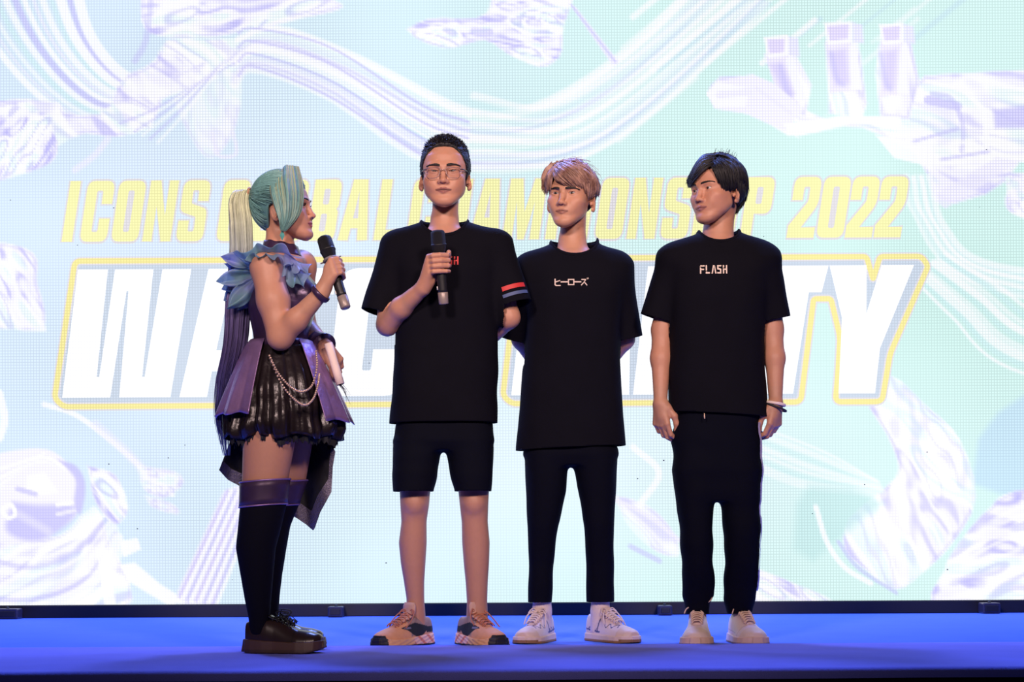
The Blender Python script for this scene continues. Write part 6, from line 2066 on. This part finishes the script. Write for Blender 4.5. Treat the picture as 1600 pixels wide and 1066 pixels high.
    ruffle([(452, 402, -.13), (432, 397, -.145), (412, 402, -.14), (398, 416, -.13)],
           [(462, 418, -.20), (432, 404, -.20), (404, 398, -.19), (372, 404, -.16)], 2, 'ruffle', .012, 4)
    def petal(base, tip, wid, seed, bend=.02, nm='ruffle_petal'):
        q = random.Random(seed)
        p0, p1 = Q(*base), Q(*tip)
        ax = p1 - p0; ln = np.linalg.norm(ax); ax /= ln
        sd = np.cross(ax, [0, 1, 0]); sd /= np.linalg.norm(sd); nn = np.cross(sd, ax)
        ph = q.uniform(0, 6)
        b = MB()
        def f(u, v):
            wv_ = wid*(math.sin(math.pi*min(1, .22 + .78*(1-u)**.8))**.8)*(1 - u**5)
            s = (v - .5)*2
            fold = .013*math.sin(s*3.6 + ph)*(.3 + u) + .003*math.sin(s*8 + u*6 + ph)
            return p0 + ax*ln*u*(1 - .10*s*s*(1-u)) + sd*wv_*s + nn*(bend*math.sin(u*2.6) + fold)
        b.surf(f, 16, 17)
        solid(b.build(nm, m_org, dress), .0012)
    petal((408, 412, -.10), (345, 401, -.10), .030, 1); petal((404, 418, -.07), (350, 412, -.06), .030, 2, .03)
    petal((402, 425, -.09), (338, 440, -.08), .032, 3); petal((400, 430, -.05), (346, 452, -.04), .034, 4, .03)
    petal((400, 432, -.10), (355, 482, -.09), .036, 5); petal((400, 440, -.06), (372, 484, -.05), .032, 6, .02); petal((398, 430, -.02), (350, 470, -.01), .034, 7, .02)
    ruffle([(444, 396, -.14), (452, 404, -.15), (458, 414, -.155), (456, 428, -.155)], [(440, 420, -.19), (448, 440, -.20), (470, 448, -.19), (486, 430, -.17)], 4, 'ruffle', .014, 3)
    ruffle([(446, 394, -.13), (455, 400, -.14), (464, 408, -.14), (470, 416, -.13)], [(444, 412, -.20), (462, 424, -.205), (482, 424, -.18), (487, 408, -.13)], 5, 'ruffle', .012, 3)
    # pale panel down the chest
    # stockings with plum cuffs
    for rows in LR:
        S = Field(); S.loft([(z, x, y, rx + .004, ry + .004) for z, x, y, rx, ry in rows if z < Q(0, 740)[2]], .02, 2.0)
        lo, hi = box_of([[r[1], r[2], r[0]] for r in rows if r[0] < Q(0, 740)[2]], .10); lo[2] = .03
        V, Fc = S.mesh(lo, hi, .0062)
        V = relax(V, Fc, 1)
        zc = Q(0, 790)[2]
        so, _, _ = cloth('stocking', V, Fc, m_sock, root, [((0, 0, zc + .004), (0, 0, 1), lambda c: c.z > zc - .05)], .002)
        zt, zb_ = Q(0, 755)[2], Q(0, 793)[2]
        pz = np.array([p[0] for p in rows])[::-1]; pxs = np.array([p[1] for p in rows])[::-1]; pys = np.array([p[2] for p in rows])[::-1]; prr = np.array([p[3] for p in rows])[::-1]
        b = MB()
        def cuff(u, v):
            th = 2*math.pi*u; z = zb_ + (zt - zb_)*v
            r = np.interp(z, pz, prr) + .006 + (.0015 if v in (0, 1) else 0)
            return (np.interp(z, pz, pxs) + r*math.cos(th), np.interp(z, pz, pys) + r*math.sin(th), z + .006*math.cos(th))
        b.surf(cuff, 44, 5, True); solid(b.build('cuff', mat('cuff_plum', (.060, .032, .075), .42, metal=.3, noise=(20, .3)), so), .003)
        for v in (0, 1):
            b = MB(); b.tube([cuff(i/40, v) for i in range(40)], .0032, 6, closed=True); b.build('cuff_piping', m_pur, so)
    # platform shoes
    def scol(q, ln):
        C = np.tile([.095, .045, .032], (len(q), 1)); C[q[:, 2] < .012] = (.06, .03, .024)
        return C
    def ucol(q, ln):
        C = np.tile([.030, .016, .014], (len(q), 1)); t = q[:, 0]/ln
        m = (np.abs(t - .66 - .6*(q[:, 2]-.06)) < .006); C[m] = (.012, .008, .008)
        return C
    m_s = mat('brown_platform_sole', (0, 0, 0), .5, attr=True, noise=(30, .15)); m_u = mat('dark_brown_leather', (0, 0, 0), .28, attr=True, noise=(30, .15)); m_l = mat('black_lace', (.008, .007, .009), .7)
    def bow(ln, z, x):
        return [([(x+.02, 0, z+.008), (x+.028, -.012, z+.026), (x+.058, -.018, z+.020), (x+.05, -.010, z+.004), (x+.02, 0, z+.008)], .0016), ([(x+.02, 0, z+.008), (x+.012, .014, z+.024), (x+.05, .022, z+.022), (x+.05, .010, z+.006), (x+.02, 0, z+.008)], .0016),
                ([(x+.02, 0, z+.008), (x+.05, -.024, z+.012), (x+.085, -.030, z-.016)], .0015)]
    st = dict(name='shoe', sole_x=[0, .1, .3, .6, .85, 1], sole_z=[.046, .045, .041, .037, .038, .042], toe_lift=.016, flare=.006, top_x=[0, .08, .2, .3, .42, .55, .7, .85, .95, 1], top_z=[.098, .106, .108, .112, .106, .092, .076, .070, .062, .05],
              top_w=[.92, .92, .92, .86, .7, .6, .62, .7, .78, .78], sole_mat=m_s, upper_mat=m_u, sole_col=scol, upper_col=ucol, tongue=(.34, .56, .024, .012), tongue_mat=m_u, laces=4, lace_w=.022, lace_mat=m_l, bow=bow, open=(.22, .135, .048, .034, .036), side=1)
    for hx_, tx_, d0, d1 in ((383, 505, -.07, -.115), (378, 497, .095, .08)):
        shoe(root, (Q(hx_, 0)[0], Y + d0, Z0), (Q(tx_, 0)[0], Y + d1, Z0), .108, st)
    # bracelet, earring, far cuff
    d = (mc - wr)/np.linalg.norm(mc - wr); d = (wr - Q(463, 500, -.195)); d /= np.linalg.norm(d)
    a = np.cross(d, [0, 0, 1]); a /= np.linalg.norm(a); c = np.cross(d, a)
    b = MB(); an = np.linspace(0, 6.283, 32, endpoint=False)
    b0 = wr - d*.004
    pts = b0 + .0315*(np.cos(an)[:, None]*a + np.sin(an)[:, None]*c)
    b.tube(pts, .0095, 8, .35, (pts - b0)/np.linalg.norm(pts - b0, axis=1)[:, None], closed=True); b.build('bracelet', m_dkp, root)
    b = MB(); e = Q(441, 368, -.088); b.add([e + [0, 0, .024], e + [.008, 0, 0], e + [0, .004, 0], e + [-.008, 0, 0], e + [0, -.004, 0], e + [0, 0, -.018]], [(0, 1, 2), (0, 2, 3), (0, 3, 4), (0, 4, 1), (5, 2, 1), (5, 3, 2), (5, 4, 3), (5, 1, 4)])
    b.tube([Q(439, 352, -.082), Q(440.5, 358, -.085)], .001, 5); b.build('earring', mat('teal_crystal', (.12, .42, .40), .15, metal=.2), root, False)
    b = MB()
    dd = Q(510, 542, .0) - Q(496, 534, .06); dd /= np.linalg.norm(dd)
    b.lathe(Q(494, 533, .05), Q(510, 543, .0), [(0, .034), (.02, .036), (.045, .042), (.055, .043)], 20); solid(b.build('sleeve_cuff', m_dkp, root), .003)
    microphone(mt, mb, 'black microphone held by the woman in the teal wig, tilted to her mouth', .98, (1, -.1, .1))
    # rolled paper in the lowered hand
    p0, p1 = Q(513, 537, -.055), Q(532, 601, -.065)
    r = empty('paper_roll', tuple(p1)); tag(r, 'white rolled paper with dark tassel in the woman\'s lowered hand', 'paper roll')
    b = MB()
    ax = (p1 - p0)/np.linalg.norm(p1 - p0); s = np.cross(ax, [0, 1, 0]); s /= np.linalg.norm(s); t = np.cross(ax, s)
    def roll(u, v):
        th = u*2*math.pi*2.2; rr = .0138 - .0022*u
        return p0 + (p1-p0)*v + rr*(s*math.cos(th) + t*math.sin(th))
    b.surf(roll, 60, 4); solid(b.build('sheet', mat('white_paper', rgb(236, 214, 206), .7), r), .0008)
    b = MB(); b.lathe(p1 - ax*.012, p1 + ax, [(0, .0095), (.011, .0098), (.0115, .001)], 16); b.build('core', mat('dark_core', (.015, .012, .02), .7), r)
    b = MB(); q = random.Random(4)
    for i in range(9):
        e = Q(545 + q.uniform(-6, 4), 630 + q.uniform(-14, 6), -.06 + q.uniform(-.01, .01))
        b.tube(smooth_line([p1 + s*(-.008 if i < 5 else .0) - ax*.01, (p1+e)/2 + np.array([q.uniform(-.004, .006), 0, .004]), e], 8), np.linspace(.0034, .0006, 8), 4, .3)
    b.build('tassel', mat('violet_black_ribbon', (.025, .018, .06), .5), r)
woman()
